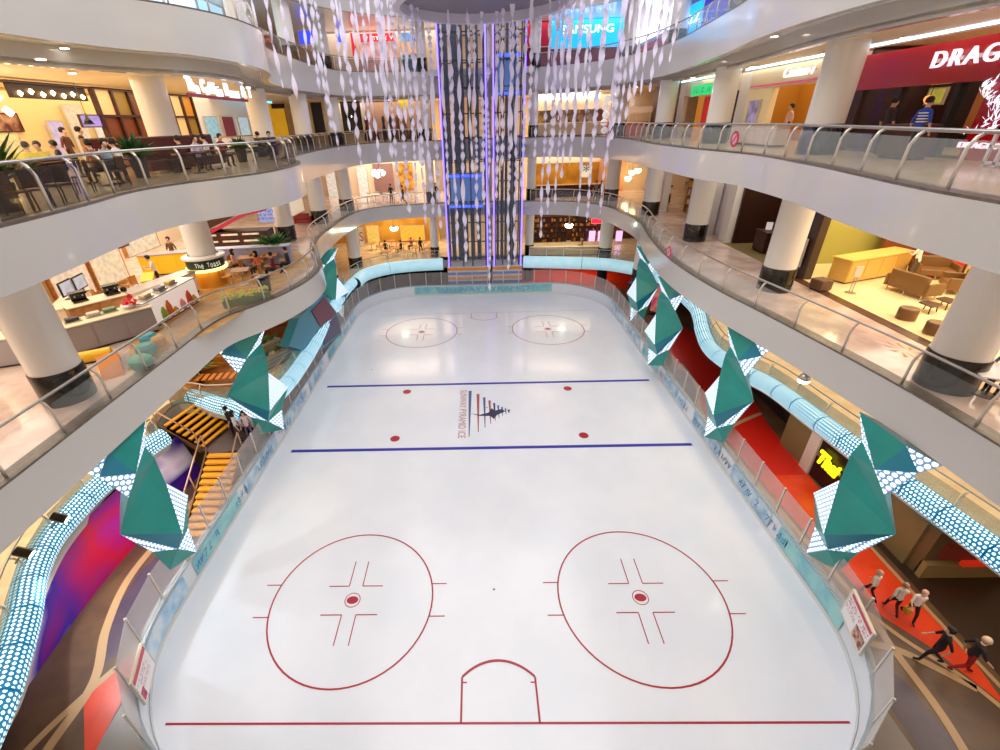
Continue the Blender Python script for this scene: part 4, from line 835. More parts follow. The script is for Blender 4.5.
for i, (px, py, lb) in enumerate(tl):
    p = on(px, py, Z); table(lb, p, .3, .42)
    chair(['pale wooden chair left of the table by the lit column', 'pale wooden chair left of the middle cafe table', 'pale wooden chair left of the table by the planter', 'pale wooden chair left of the railing-side table'][i], (p[0]-.75, p[1]-.1, Z), -PI/2)
    chair(['pale wooden chair right of the table by the lit column', 'pale wooden chair right of the middle cafe table', 'pale wooden chair right of the table by the planter', 'pale wooden chair right of the railing-side table'][i], (p[0]+.75, p[1]+.1, Z), PI/2)
def seated(label, px, py, z, rz, **k): return person(label, on(px, py, z), rz, 'sit', **k)
seated('person in a crimson top seated just right of the lit column', 219, 272, Z, D(200), shirt='d0205a')
seated('seated person in a pale pink top with dark hair at the middle cafe table', 237, 274, Z, D(-80), shirt='e8b8a8', long=True)
seated('seated person in an orange top with long dark hair facing the railing', 262, 276, Z, D(150), shirt='d8703a', long=True)
seated('seated person in maroon at the cafe table by the planter', 277, 278, Z, D(100), shirt='7a2030')
seated('seated person in dark clothes farthest right at the cafe tables', 291, 272, Z, D(100), shirt='2a2a3a')
seated('child in a bright red top leaning on the kiosk counter', 137, 318, Z, D(90), shirt='d8242a')
seated('person in black seated at the kiosk beside the child in red', 126, 322, Z, D(80), shirt='221c22')
person('woman in a white top leaning on the yellow counter, dark hair', on(163, 290, Z), D(120), 'reach', shirt='d8ccc4')
person('person in a brown jacket sitting at the far counter behind the bar', on(178, 268, Z), D(180), 'stand', shirt='6a4a32')
panel('poster', 'framed poster of a person in pink above the counter', 'poster', (-19.2, 23.9, Z+2.3), 'L', 1.0, 1.5, mat('poster_pink', 'b06a78', .5, c2='3a1a24', scale=3), frame=wood)
panel('poster', 'tall dark poster with an ochre top beside the pink one', 'poster', (-19.2, 22.6, Z+2.3), 'L', .7, 1.7, mat('poster_dark', '6a2a2a', .5, c2='c88a2a', scale=2), frame=wood)
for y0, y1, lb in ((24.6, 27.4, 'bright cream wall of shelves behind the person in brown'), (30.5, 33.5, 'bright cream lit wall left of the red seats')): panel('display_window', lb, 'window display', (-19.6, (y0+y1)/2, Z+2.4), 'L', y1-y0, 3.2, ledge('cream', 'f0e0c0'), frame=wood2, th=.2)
planter('leafy green plant trough on the lavender wall', (-12.0, 26.3, Z), .9, .35, '4a8a3a', spread=1.1, n=90, lh=1.0)
t = bp('menu_screen', 'glowing lavender menu screen hanging beside the white column', 'screen', 256, 207, 279, 222, 31, ledge('lavender2', 'b9c0f8'))
scribble(t, mat('menu_ink', '4a5aa0', .5), 1.4, .7, 3, 8, (0, 0, .03), None, 6)
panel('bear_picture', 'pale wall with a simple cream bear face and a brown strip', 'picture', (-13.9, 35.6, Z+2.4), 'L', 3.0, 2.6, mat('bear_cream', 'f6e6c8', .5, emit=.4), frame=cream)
t = thing('red_armchair', 'dark red armchair at the far end of the left walkway', 'armchair', on(305, 222+2, Z), D(180)); MB().box(-.6, .6, -.35, .35, .1, .45).build('seat', mat('maroon_cloth', '7a1a1a', .7), t, bevel=.05); MB().box(-.6, .6, .25, .4, .45, .9).build('backrest', mat('maroon_cloth', '7a1a1a', .7), t, bevel=.05); MB().box(-.7, -.6, -.35, .4, .1, .65).build('armrest', mat('maroon_cloth', '7a1a1a', .7), t); MB().box(.6, .7, -.35, .4, .1, .65).build('armrest', mat('maroon_cloth', '7a1a1a', .7), t)
# ================================================================ PLAY-CAFE LEVEL, BACK
wallbox('wall_back', -22, -4.6, 53, 53.2, Z, 12.9, mat('peach_wall', 'f0d8b8', .5)); wallbox('wall_back', 5.5, 22, 51, 51.2, Z, 12.9, mat('peach_wall', 'f0d8b8', .5))
bp('lit_wall_panel', 'bright white lit wall panel left of the pink-brown chandelier wall', 'wall panel', 325, 172, 343, 206, 52.8, ledge('white', 'fff4e6'))
bp('lit_wall_panel', 'narrow bright white wall panel right beside the back column', 'wall panel', 356, 167, 370, 200, 52.8, ledge('white', 'fff4e6'))
bp('feature_wall', 'mauve-brown feature wall behind the chandelier', 'wall panel', 372, 164, 396, 198, 52.6, mat('mauve_brown', '8a6660', .5))
bp('feature_wall', 'golden patterned wall of bright shelves right of the chandelier', 'wall panel', 397, 163, 415, 199, 52.6, mat('gold_glow', 'd89a3a', .4, c2='7a4a1a', scale=2, emit=.15))
t = thing('chandelier', 'glowing cluster chandelier at the back cafe', 'chandelier', tuple(onY(379, 172, 50.5))); MB().tube([(0, 0, .3), (0, 0, 1.2)], .02, 6).build('cord', black, t)
for k in range(7): a = k*.9; MB().lathe([(.02, -.28), (.26, -.1), (.28, .08), (.04, .26)], (.55*math.cos(a)*(k > 0), .4*math.sin(a)*(k > 0), -.15*(k % 3)), 12).build('globe', lamp('chandelier_glow', 'ffeccc', 3.5), t, smooth=True)
for i, (px, py) in enumerate(((368, 203), (376, 202), (384, 203), (392, 201), (402, 202), (412, 201))):
    lb = ['white square cafe table farthest left at the back cafe', 'white square cafe table second from left at the back cafe', 'white square cafe table under the chandelier', 'white square cafe table right of the chandelier', 'white square cafe table before the golden wall', 'white square cafe table nearest the lift at the back cafe'][i]
    p = on(px, py, Z); table(lb, p, 0, .45, top=white, m=white)
    chair(lb.replace('cafe table', 'chair at the cafe table').replace('white square', 'pale'), (p[0], p[1]+.8, Z), PI, white)
person('person in black standing among the white tables under the chandelier', on(392, 203, Z), D(160), 'stand', shirt='1c1a1e')
person('person in a dark top walking past the golden wall', on(404, 205, Z), D(100), 'walk', shirt='3a3236', legs='15151a')
person('person in dark clothes standing by the left lift at the play-cafe level', on(436, 202, Z), D(180), 'stand', shirt='1c2028')
person('person in red near the lift behind the ribbons', on(428, 200, Z), D(180), 'stand', shirt='b02a2a')
bp('feature_wall', 'ochre restaurant wall right of the lift with dark counter line', 'wall panel', 534, 164, 602, 195, 50.8, mat('ochre_glow', 'c88a20', .4, c2='9a6414', scale=.8, emit=.12))
bp('round_logo_board', 'square cream board with a round blue star logo on the ochre wall', 'sign', 581, 166, 591, 177, 50.5, mat('logo_cream', 'e8e0d0', .5, emit=.3), txt='*', tm=mat('logo_navy', '2a3a6a', .5), th_=.6, tw=.55)
counter('dark wooden bar in the ochre restaurant right of the lift', on(568, 196, Z), 6.5, .8, 1.1, 0, wood, wood2, 'bar_counter', 5, 'bar')
person('man in a grey-brown shirt standing at the back rail right of the lift', on(595, 201, Z), D(170), 'stand', shirt='7a6a58', legs='222228')
person('woman in black beside the man at the back rail right of the lift', on(600, 201, Z), D(190), 'stand', shirt='2a2224', legs='1a1a1e', long=True)
for px, py, lb in ((616, 172, 'warm glowing pendant lamp farthest left beyond the back right column'), (628, 178, 'warm glowing pendant lamp, lowest of the row beyond the back right column'), (632, 172, 'warm glowing pendant lamp, middle of the row beyond the back right column'), (638, 170, 'warm glowing pendant lamp farthest right of the row beyond the back right column')):
    pendant(lb, tuple(onY(px, py, 49)), 1.2, r=.35, m=warm_led)
wallbox('wall_back', 12.6, 15.2, 50, 50.3, Z, 12.9, mat('terracotta_wall', 'c8906a', .5))
# ================================================================ PLAY-CAFE LEVEL, RIGHT
def pil(y0, y1, z0, z1, m=None, x=14.8): wallbox('wall_right', x, x+.5, y0, y1, z0, z1, m or white)
darkw = mat('maroon_dark', '32130f', .4); navy = mat('navy_wall', '2c3148', .4)
pil(27.3, 28.1, Z, 12.9); pil(29.8, 30.2, Z, 12.9); pil(32.2, 33, Z, 12.9); pil(38, 39, Z, 12.9)
wallbox('wall_right', 18.5, 18.7, 23.2, 27.3, Z, 12.9, darkw); wallbox('wall_right', 15.2, 18.6, 27.15, 27.3, Z, 12.9, darkw)
wallbox('wall_right', 15.4, 15.7, 28.1, 32.2, Z, 12.9, mat('cream_panel', 'dcd6dc', .4)); pil(30.4, 31.4, Z, 12.9, darkw, 15.1)
wallbox('wall_right', 17, 17.2, 33, 38, Z, 12.9, mat('wood_wall', '9a6a34', .5, c2='7a4e22', scale=2))
shelf('wooden shelf wall of the shop at the far right of the marble walkway', (16.7, 35.5, Z), 4.4, 3.2, -PI/2, wood2, 5, 5)
person('child in a white shirt standing in the doorway of the wooden shelf shop', on(669, 203, Z), D(90), 'stand', shirt='e8d8d0', h=1.4)
floor2 = MB(); floor2.box(14.75, 22, 22.8, 27.3, Z+.002, Z+.012); struct('floor', floor2, mat('olive_carpet', '7a6a3c', .6))
thr = MB(); thr.box(14.55, 15.0, 11, 22.5, Z+.002, Z+.014); struct('floor', thr, mat('brown_threshold', '5a3c26', .25))
panel('food_lightbox', 'dark lightbox board with round white dish pictures beside the white column', 'sign', (15.7, 22.85, Z+1.75), 'B', 1.5, 2.6, mat('lightbox_black', '120f18', .4), frame=black)
lb_ = bpy.context.scene.objects['food_lightbox']
for k, (x, y, r) in enumerate(((-.35, .9, .28), (.3, .8, .26), (-.3, .2, .26), (.35, .1, .3), (-.1, -.45, .2), (-.4, -.9, .22), (.3, -.95, .22))): MB().lathe([(r, 0), (r*.96, .03), (r*.5, .04)], (x, y, .02), 18).build('dish_picture', ledge('dish', 'f0e4e4'), lb_)
wallbox('wall_right', 14.95, 16.5, 22.98, 23.2, Z, 12.9, black)
t = counter('dark reception stand with a white menu holder in the maroon restaurant', (15.9, 25.2, Z), 1.1, .6, 1.15, -PI/2, wood, wood, 'reception_stand', 1, 'stand')
t = thing('menu_holder', 'white menu card holder on the dark reception stand', 'menu holder', (15.9, 25.2, Z+1.15), -.4); MB().box(-.15, .15, -.02, .02, .05, .45).build('card', ledge('card', 'f4e8e8'), t); MB().box(-.1, .1, -.06, .06, 0, .05).build('holder_base', steel, t)
wallbox('wall_right', 15, 15.3, 20.6, 22.9, Z, 12.9, navy); wallbox('wall_right', 15.3, 22.5, 22.65, 22.8, Z, 12.9, mat('olive_wall', 'b0a850', .5)); wallbox('wall_right', 15.0, 15.35, 20.2, 20.6, Z, 12.9, mat('bronze_frame', '4a3420', .4))
t = thing('menu_cabinet', 'grey framed menu cabinet on the navy wall by the lounge entrance', 'menu board', (14.9, 20.9, Z+.5), -PI/2); MB().box(-.4, .4, -.08, 0, 0, 1.3).build('cabinet_face', mat('cab_grey', 'b8b0b4', .4), t, bevel=.02); MB().box(-.3, .3, -.1, -.08, .1, 1.2).build('cabinet_glass', mat('cab_white', 'd8d4d8', .2), t)  # glass-fronted cabinet on the wall rather than a sign
t = thing('brown_ottoman', 'brown square ottoman outside the navy wall', 'ottoman', on(819, 290, Z), .2); MB().box(-.3, .3, -.3, .3, .06, .5).build('cushion', mat('ottoman_brown', '6a4a34', .6), t, bevel=.05); MB().box(-.25, .25, -.25, .25, 0, .06).build('base', black, t)
# lounge
lf = MB(); lf.box(15, 24, 11, 22.6, Z+.002, Z+.012); struct('floor', lf, mat('lounge_floor', 'f8e6b4', .3, c2='f4dea2', scale=1, coat=.3))
wallbox('wall_right', 22.5, 22.7, 9, 22.8, Z, 12.9, mat('lounge_yellow', 'f0d07a', .5)); wallbox('wall_right', 19.6, 22.4, 21.9, 22.1, Z, 12.9, mat('red_brown', '8a4a24', .5))
counter('long honey-coloured reception counter in the yellow lounge', (18.0, 20.4, Z), 3.9, .8, 1.1, D(19), mat('honey', 'deb055', .35), mat('honey_top', 'f0c468', .3), 'reception_counter', 4)
sofm = mat('olive_brown_leather', '7a5426', .45, coat=.2)
def sofa(label, loc, rz, L=1.9):
    t = thing('sofa', label, 'sofa', loc, rz); MB().box(-L/2, L/2, -.4, .4, .2, .48).build('seat', sofm, t, bevel=.05); MB().box(-L/2, L/2, -.42, -.25, .3, .95).build('backrest', sofm, t, bevel=.05)
    for x in (-L/2-.12, L/2): MB().box(x, x+.12, -.42, .4, .2, .7).build('armrest', sofm, t, bevel=.03)
    for x in (-L/2+.05, 0, L/2-.05):
        for y in (-.35, .33): MB().tube([(x, y, 0), (x, y, .2)], .025, 6).build('leg', steel, t)
    return t
sofa('olive-brown sofa with its back to the walkway in the yellow lounge', ((P(890, 288, Z)+P(930, 301, Z))/2)[:], math.atan2((P(930, 301, Z)-P(890, 288, Z)).y, (P(930, 301, Z)-P(890, 288, Z)).x), 1.5)
sofa('olive-brown sofa behind, facing the first one in the lounge', on(930, 278, Z), D(160), 1.3)
sofa('olive-brown armchair-like sofa farthest right in the lounge', on(952, 292, Z), D(60), .9)
for px, py, lb in ((905, 319, 'brown cylindrical stool on the lounge floor, left of the two'), (933, 334, 'brown cylindrical stool on the lounge floor, right of the two by the white column')):
    t = thing('round_stool', lb, 'stool', on(px, py, Z)); MB().lathe([(.3, 0), (.3, .4), (.27, .44)], n=20).build('cushion', sofm, t, smooth='auto'); MB().lathe([(.27, .44), (.2, .46)], n=20).build('top_seam', sofm, t)
for px, py, lb in ((926, 312, 'small dark angular coffee table between the stools'), (943, 308, 'small dark angular coffee table beyond the right stool')):
    t = thing('coffee_table', lb, 'table', on(px, py, Z), .5); MB().prism([(-.35, -.2), (.3, -.28), (.38, .2), (-.1, .3)], .3, .34).build('tabletop', wood, t)
    for x, y in ((-.25, -.15), (.28, -.2), (.25, .18)): MB().tube([(x, y, 0), (x*.8, y*.8, .3)], .02, 6).build('leg', wood, t)
person('man in a white shirt standing at the honey-coloured counter', on(909, 280, Z), D(20), 'reach', shirt='e8e0d0', legs='5a4a3a')
for i, (px, py, c) in enumerate(((921, 275, '5a2a1a'), (927, 273, '7a3a22'), (934, 272, '4a2a22'))): seated(['seated diner in brown just right of the man in white', 'seated diner in rust, middle of the three diners in the lounge', 'seated diner in dark brown beside the red booth'][i], px, py, Z, D(100*i), shirt=c)
t = thing('red_booth', 'bright red booth screen at the back of the lounge', 'booth', on(938, 272, Z), D(-20)); MB().box(-.8, .8, -.05, .05, 0, 1.3).build('screen_panel', mat('bright_red', 'e01a14', .4), t); MB().box(.8, .9, -.05, 1.2, 0, 1.2).build('side_panel', wood, t); MB().box(-.8, .8, .1, .6, .2, .5).build('bench_seat', wood, t)
t = thing('stanchion_sign', 'slim grey standing sign at the lounge threshold', 'sign stand', on(850, 293, Z)); MB().lathe([(.2, 0), (.2, .03)], n=16).build('base', steel, t); MB().tube([(-.06, 0, .03), (-.06, 0, .7)], .02, 6).build('pole', steel, t); MB().tube([(.06, 0, .03), (.06, 0, .7)], .02, 6).build('pole', steel, t); MB().box(-.16, .16, -.02, .02, .7, 1.15).build('sign_panel', alum, t, bevel=.01)
for q in ((886, 238), (897, 241), (909, 245)): pass
for i, (x, y) in enumerate(((17.0, 21), (17.8, 21.2))): pendant(['bright warm lamp hanging over the lounge counter, left', 'bright warm lamp hanging over the lounge counter, right'][i], (x, y-.4, Z+3.4), .9, r=.3)
# tables by the near right column
def dining(px, py, i):
    p = on(px, py, Z); t = table(['white-topped table with napkins right of the near right column', 'white-topped table at the very right edge of the photo'][i], p, D(-25), .55, top=mat('table_white', 'efe6ea', .3), m=wood)
    for k, (dx, dy) in enumerate(((-.2, .9), (.9, .1), (.1, -.95))): chair(('yellow-brown', 'oak', 'amber')[k]+' wooden chair '+('behind', 'right of', 'in front of')[k]+(' the table beside the near right column', ' the table at the right edge')[i], (p[0]+dx, p[1]+dy, Z), (PI, PI/2, 0)[k], mat('amber_wood', 'b87820', .45))
dining(985, 395, 0)
seated('seated person in a blue top at the table by the near right column', 995, 388, Z, D(120), shirt='5a7ab0')
mo = mat('floor_motif', '9a6a48', .3); mo2 = mat('floor_motif_grey', 'a08478', .3)
mt = MB()
for px, py, r, m in ((905, 355, .45, 0), (868, 346, .3, 1), (835, 334, .35, 1), (817, 327, .3, 1), (811, 298, .3, 0), (735, 256, .28, 1), (752, 258, .3, 1), (740, 264, .3, 1), (718, 244, .25, 1), (704, 236, .25, 1), (690, 230, .2, 1)):
    p = P(px, py-4, Z)
    for a in range(0, 360, 40): mt.add([(p.x+r*.3*math.cos(D(a)), p.y+r*.3*math.sin(D(a)), Z+.005), (p.x+r*math.cos(D(a+14)), p.y+r*1.6*math.sin(D(a+14)), Z+.005), (p.x+r*.8*math.cos(D(a+26)), p.y+r*1.3*math.sin(D(a+26)), Z+.005)], [(0, 1, 2)], m)
struct('floor', mt, [mo, mo2])
p = onX(642+3, 248, 11); 
for px, py, lv_, lb in ((669, 252, Z, 'round red no-smoking sticker on the far right play-cafe level railing glass'), (735, 139, 13.5, 'round red no-smoking sticker on the upper right railing glass')):
    q = P(px, py, lv_+.55); t = thing('no_smoking_sticker', lb, 'sticker', tuple(q)); t.rotation_euler = FACE['R'].to_euler()
    MB().lathe([(.3, 0), (.3, .02)], n=24).build('disc', mat('sticker_red', 'c0304a', .4), t); MB().lathe([(.2, .02), (.2, .025)], n=24).build('inner_disc', mat('sticker_pale', 'e0a8b0', .4), t); MB().box(-.2, .2, -.035, .035, .025, .03, 0, .78).build('bar', mat('sticker_red', 'c0304a', .4), t)
# ================================================================ COFFEE LEVEL, LEFT (z 13.5)
Z = 13.5
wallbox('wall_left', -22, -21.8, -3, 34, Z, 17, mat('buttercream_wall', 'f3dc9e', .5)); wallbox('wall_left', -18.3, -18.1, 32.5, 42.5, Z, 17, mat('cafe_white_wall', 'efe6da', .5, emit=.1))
t = thing('lattice_bookcase', 'tall brown lattice bookcase with glowing amber panels behind the coffee tables', 'bookcase', (-17.9, 28.3, Z), PI/2)
f = MB(); L = 8.2; H = 3.4
for k in range(8): f.box(-L/2+L*k/7-.06, -L/2+L*k/7+.06, -.12, .12, 0, H)
for k in range(4): f.box(-L/2, L/2, -.12, .12, H*k/3-.05, H*k/3+.05)
f.build('lattice_frame', wood, t); amb = [mat('amber_panel', 'd08a2c', .4, emit=.18), mat('brown_panel', '7a3c1c', .4, emit=.08), mat('pale_amber_panel', 'e6c084', .4, emit=.35), mat('olive_panel', '9a7a30', .4, emit=.12)]
for k in range(7):
    for j in range(3): MB().box(-L/2+L*k/7+.06, -L/2+L*(k+1)/7-.06, .02, .06, H*j/3+.05, H*(j+1)/3-.05).build('lattice_panel', amb[(k*3+j*5+(k*j) % 3) % 4], t)
t = thing('bulb_canopy', 'dark hanging sign canopy with a row of small bulbs, upper left', 'canopy', (-18, 21.9, 16.35), PI/2)
MB().box(-1.9, 1.9, -.1, .1, 0, .5).build('canopy_board', mat('canopy_brown', '2c1710', .5), t); MB().box(-2.1, 2.1, -.2, .2, .5, .58).build('canopy_top', mat('canopy_brown', '2c1710', .5), t)
for k in range(7): MB().lathe([(.02, -.1), (.1, 0), (.02, .1)], (-1.6+k*.53, -.14, .15+.08*(k % 2)), 8).build('bulb', warm_led, t)
t = thing('chandelier', 'white cluster chandelier hanging at the far left of the coffee house', 'chandelier', (-16.5, 17.6, 16.2)); MB().tube([(0, 0, .2), (0, 0, .85)], .02, 6).build('cord', black, t)
for k in range(9): MB().lathe([(.02, -.12), (.13, 0), (.02, .12)], (.35*math.cos(k*2.1), .5*math.sin(k*1.7), -.45+.1*k), 8).build('bulb', white_led, t, smooth=True)
panel('picture', 'dark framed picture on the buttercream wall, upper left', 'picture', (-21.7, 23.2, 15.6), 'L', 1.5, .7, mat('pic_maroon', '5a2420', .5, c2='c8a080', scale=2), frame=wood)
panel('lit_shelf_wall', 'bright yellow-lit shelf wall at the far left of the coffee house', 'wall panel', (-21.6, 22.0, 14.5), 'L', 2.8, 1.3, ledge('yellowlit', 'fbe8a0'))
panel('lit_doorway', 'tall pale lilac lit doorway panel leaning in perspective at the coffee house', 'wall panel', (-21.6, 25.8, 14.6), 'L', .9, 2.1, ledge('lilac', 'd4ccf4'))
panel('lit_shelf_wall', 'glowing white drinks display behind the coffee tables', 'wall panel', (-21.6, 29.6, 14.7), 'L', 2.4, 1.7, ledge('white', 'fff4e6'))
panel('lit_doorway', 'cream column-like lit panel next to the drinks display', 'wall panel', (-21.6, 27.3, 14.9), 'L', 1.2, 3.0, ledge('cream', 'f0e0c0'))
panel('neon_sign', 'small violet glowing name sign beside a dark bottle shape', 'sign', (-17.95, 23.6, 15.55), 'L', 1.3, .45, ledge('violet', 'b8a4ff'), frame=wood)
t = thing('pendant_lamp', 'dark bell-shaped pendant lamp beside the violet sign', 'lamp', (-17.6, 22.9, 15.4)); MB().tube([(0, 0, .3), (0, 0, 1.6)], .012, 6).build('cord', black, t); MB().lathe([(.03, .45), (.08, .25), (.22, 0), (.2, 0)], n=14).build('lamp_shade', black, t, smooth=True)
# red-brown menu board and cake display
panel('menu_board', 'red-brown menu board with white lettering in a wooden frame by the plant', 'sign', (-13.4, 17.6, 14.35), 'L', 1.5, 1.0, mat('menu_red', '6a2018', .5), frame=wood2)
scribble([o for o in bpy.data.objects if o.name.startswith('menu_board')][0], mat('menu_white', 'f0e0d8', .5, emit=.4), .8, .5, 2, 4, (-.15, 0, .03), None, 4)
t = thing('cake_display', 'glass cake display with yellow lit cakes left of the menu board', 'display case', (-14.6, 16.0, Z), PI/2); MB().box(-.7, .7, -.3, .3, 0, .8).build('case_base', wood, t); MB().box(-.68, .68, -.28, .28, .82, 1.4).build('case_glass', glass_m, t); MB().box(-.5, .5, -.2, .2, .85, 1.05).build('cakes', ledge('cake', 'ffd840'), t)
t = thing('banquette', 'long brown leather banquette back behind the coffee tables', 'sofa', (-12.9, 21.6, Z), PI/2-.25)
MB().box(-2.1, 2.1, -.3, .3, .1, .5).build('seat', mat('brown_leather', '5a2014', .4), t, bevel=.05); MB().box(-2.1, 2.1, .2, .4, .4, 1.35).build('backrest', mat('brown_leather', '5a2014', .4), t, bevel=.06)
planter('large bushy plant at the far left edge of the coffee house', on(8, 212, Z)[:2]+(Z,), .6, .35, '6a7a2a', spread=.7, n=80, lh=1.4)
planter('dark green plant beside the upper left white column', (-12.7, 18.2, Z), .7, .3, '2a5a24', spread=.55, n=90, lh=1.15)
planter('green plant between the two upper left columns', (-12.2, 25.4, Z), .6, .28, '3a6a2c', spread=.5, n=70, lh=.95)
planter('low green shrubs by the yellow shop, upper left', (-12.8, 29.2, Z), .4, .3, '5a7a2a', spread=.8, n=60, lh=.6)
pe = [(28, 208, 'seated person with dark hair left of the pair at the far left coffee table', 'b89a88', 60), (40, 205, 'seated person in grey-lilac at the far left coffee table', 'c8b8c8', 200), (58, 200, 'seated person in a dark jacket by the left railing post', '3a2c34', 120), (92, 186, 'seated person with brown hair at the table under the menu board', '8a5a4a', 80), (104, 184, 'seated person in a pale blue top with crossed arms below the menu board', '98b0c0', 250), (116, 182, 'seated person in white right of the person in pale blue', 'e0d4d0', 90), (182, 166, 'seated person in maroon right of the upper left column', '5a2430', 80), (196, 164, 'seated person in a pale lilac shirt at the middle coffee table', 'c0b0c8', 250), (208, 161, 'seated person in white near the banquette', 'd8c8c4', 100), (222, 159, 'seated person in dark red at the banquette end', '7a2a30', 240), (262, 150+6, 'seated person in black at the tables beyond the coffee sign column', '221c24', 100), (272, 155, 'seated person in navy nearest the railing bend', '2a2a44', 200)]
def deep(px, X): return onX(px, 150, X).y
for px, py, lb, c, rz in pe:
    X = -14.6 if px < 70 else -12.6 if px < 130 else -11.6 if px < 240 else -11.2
    person(lb, (X, deep(px, X), Z), D(rz), 'sit', shirt=c)
person('waiter in a dark apron standing by the cake display', (-15.2, deep(86, -15.2), Z), D(-60), 'stand', shirt='3a2a2c')
person('person in a brown top standing behind the far left coffee tables', (-16.2, deep(70, -16.2), Z), D(-90), 'stand', shirt='6a4030')
for i, (px, py) in enumerate(((34, 210), (50, 205), (98, 188), (110, 186), (190, 168), (215, 162), (268, 157))):
    table(['dark coffee table farthest left behind the smoked railing', 'dark coffee table second from the left behind the smoked railing', 'dark coffee table left of the pale blue person', 'dark coffee table right of the pale blue person', 'dark coffee table just right of the upper left column', 'dark coffee table in front of the banquette', 'dark coffee table at the railing bend'][i], ((-14.3, deep(px+5, -14.3), Z) if px < 70 else (-12.2, deep(px, -12.2), Z) if px < 130 else (-11.2, deep(px+3, -11.2), Z)), 0, .4, top=wood, m=black)
for i, (px, py) in enumerate(((25, 214), (46, 210), (66, 203), (88, 193), (122, 186), (176, 172), (202, 168), (232, 162))):
    chair(['brown chair at the far left railing corner', 'brown chair close behind the railing, second from left', 'brown chair close behind the railing, third from left', 'brown chair near the waiter', 'brown chair in front of the bushy plant', 'brown chair just right of the upper left column', 'brown chair at the middle coffee table', 'brown chair at the end of the banquette'][i], on(px, py, Z), D(40*i), wood)
# coffee house sign following the bulkhead
t = thing('illuminated_sign', 'white glowing coffee house name sign curving over the round column', 'sign', (-11.6, 23, 16.5))
word = 'The Coffee Bean & T'; a0, mid, a1 = [onY(*q).xy for q in ((187, 85, 20.6), (221, 90, 23.9), (252, 97, 27))]; wl = lamp('sign_white', 'f8f4ff', 1.0)
arc = resample(smoothpath([Vector((*a0, 0)), Vector((*mid, 0)), Vector((*a1, 0))], 12), .02); n = len(word)
for k, ch in enumerate(word):
    if ch == ' ': continue
    i = int((k+.5)/n*(len(arc)-1)); p = arc[i]; dd = (arc[min(i+4, len(arc)-1)]-arc[max(i-4, 0)]).normalized(); R = Matrix(((dd.x, 0, dd.y), (dd.y, 0, -dd.x), (0, 1, 0)))
    hh = .5 if ch in 'TCB&' else .44 if ch in 'hf' else .3
    o = text('lettering', ch, (0, 0, 0), 'T', (.34 if ch in 'TCB&' else .27), hh, wl, None, ext=.05, rot=R, bold=.03); o.parent = t; o.location = Vector((p.x, p.y, 16.38+hh/2))-t.location
MB().wall([(p.x-.05, p.y) for p in arc[::30]], 16.22, 16.34, .06).build('mounting_rail', mat('sign_rail', 'b03a4a', .4), t, world=True)
counter('white lit coffee order counter below the curving sign', (-17.2, 36.5, Z), 6, .8, 1.1, PI/2, mat('counter_white', 'e8e0d8', .4, emit=.15), wood2, 'order_counter', 4)
for y, lb, m in ((34.3, 'pale blue glowing menu lightbox, left of three', ledge('aqua', 'a8dcec')), (36.6, 'dark red picture lightbox, middle of three', mat('pic_red', '8a3a4a', .5, emit=.2)), (39, 'bright aqua-white menu lightbox, right of three', ledge('aquawhite', 'dcf4fc'))): panel('menu_lightbox', lb, 'lightbox', (-17.95, y, 15.1), 'L', 1.6, 1.4, m)
strip = lambda lb, c, face, w: panel('light_strip', lb, 'strip light', c, face, w, .1, cyan_led)
# back-left fronts of the level
wallbox('wall_back', -22, -4.6, 50.5, 50.7, Z, 17, mat('front_cream', 'efe0cc', .5)); wallbox('wall_back', 5.6, 22, 50.5, 50.7, Z, 17, mat('front_cream', 'efe0cc', .5))
YY = 50.3
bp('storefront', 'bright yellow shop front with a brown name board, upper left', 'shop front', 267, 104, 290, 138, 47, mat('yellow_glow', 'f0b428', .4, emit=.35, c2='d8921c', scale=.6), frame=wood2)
bp('name_board', 'small brown name board over the yellow shop', 'sign', 271, 104, 285, 108, 46.8, wood)
bp('storefront', 'black shop front with a gold side strip between two columns', 'shop front', 310, 101, 326, 134, 49, mat('ink', '120d12', .3), frame=gold)
bp('storefront', 'wide black shop front with a small white emblem', 'shop front', 340, 101, 363, 132, 49.5, mat('ink', '120d12', .3), frame=black, txt='+', tm=white_led, th_=.08, tw=.05)
bp('gold_strip', 'narrow golden lit strip left of the black shop front', 'wall panel', 306, 101, 310, 134, 48.8, ledge('goldstrip', 'e8b030'))
bp('storefront', 'dark red open shop front with hanging gowns, left of the lift', 'shop front', 364, 101, 432, 131, YY, mat('gown_shop', 'a88470', .5, emit=.15), frame=wood)
for i, (px, c, w) in enumerate(((367, '5a1418', .5), (375, '7a1c1c', .45), (384, '2a1c2c', .4), (391, '3a2c34', .4), (398, '6a4428', .5), (405, '8a5a34', .55), (412, '4a3028', .45), (419, '241a24', .5), (427, '641a1a', .5))):
    p = onY(px, 128, 49.2); t = thing('hanging_gown', ['deep red', 'bright maroon', 'dark plum', 'grey-brown', 'brown', 'tan', 'dark brown', 'near-black', 'wine red'][i]+' long gown on display in the gown shop', 'gown', (p.x, 49.2, Z))
    MB().lathe([(w*.8, .15), (w*.55, .8), (w*.28, 1.5), (w*.4, 1.95), (w*.2, 2.2), (.03, 2.25)], n=12).build('dress', mat('gown_'+c, c, .6), t, smooth=True); MB().lathe([(.2, 0), (.03, .15)], n=12).build('stand_base', steel, t)
bp('shop_sign', 'glowing yellow star-like sign above the gown shop', 'sign', 398, 99, 410, 108, 48.8, ledge('yellowsign', 'ffd83a'), frame=yel)
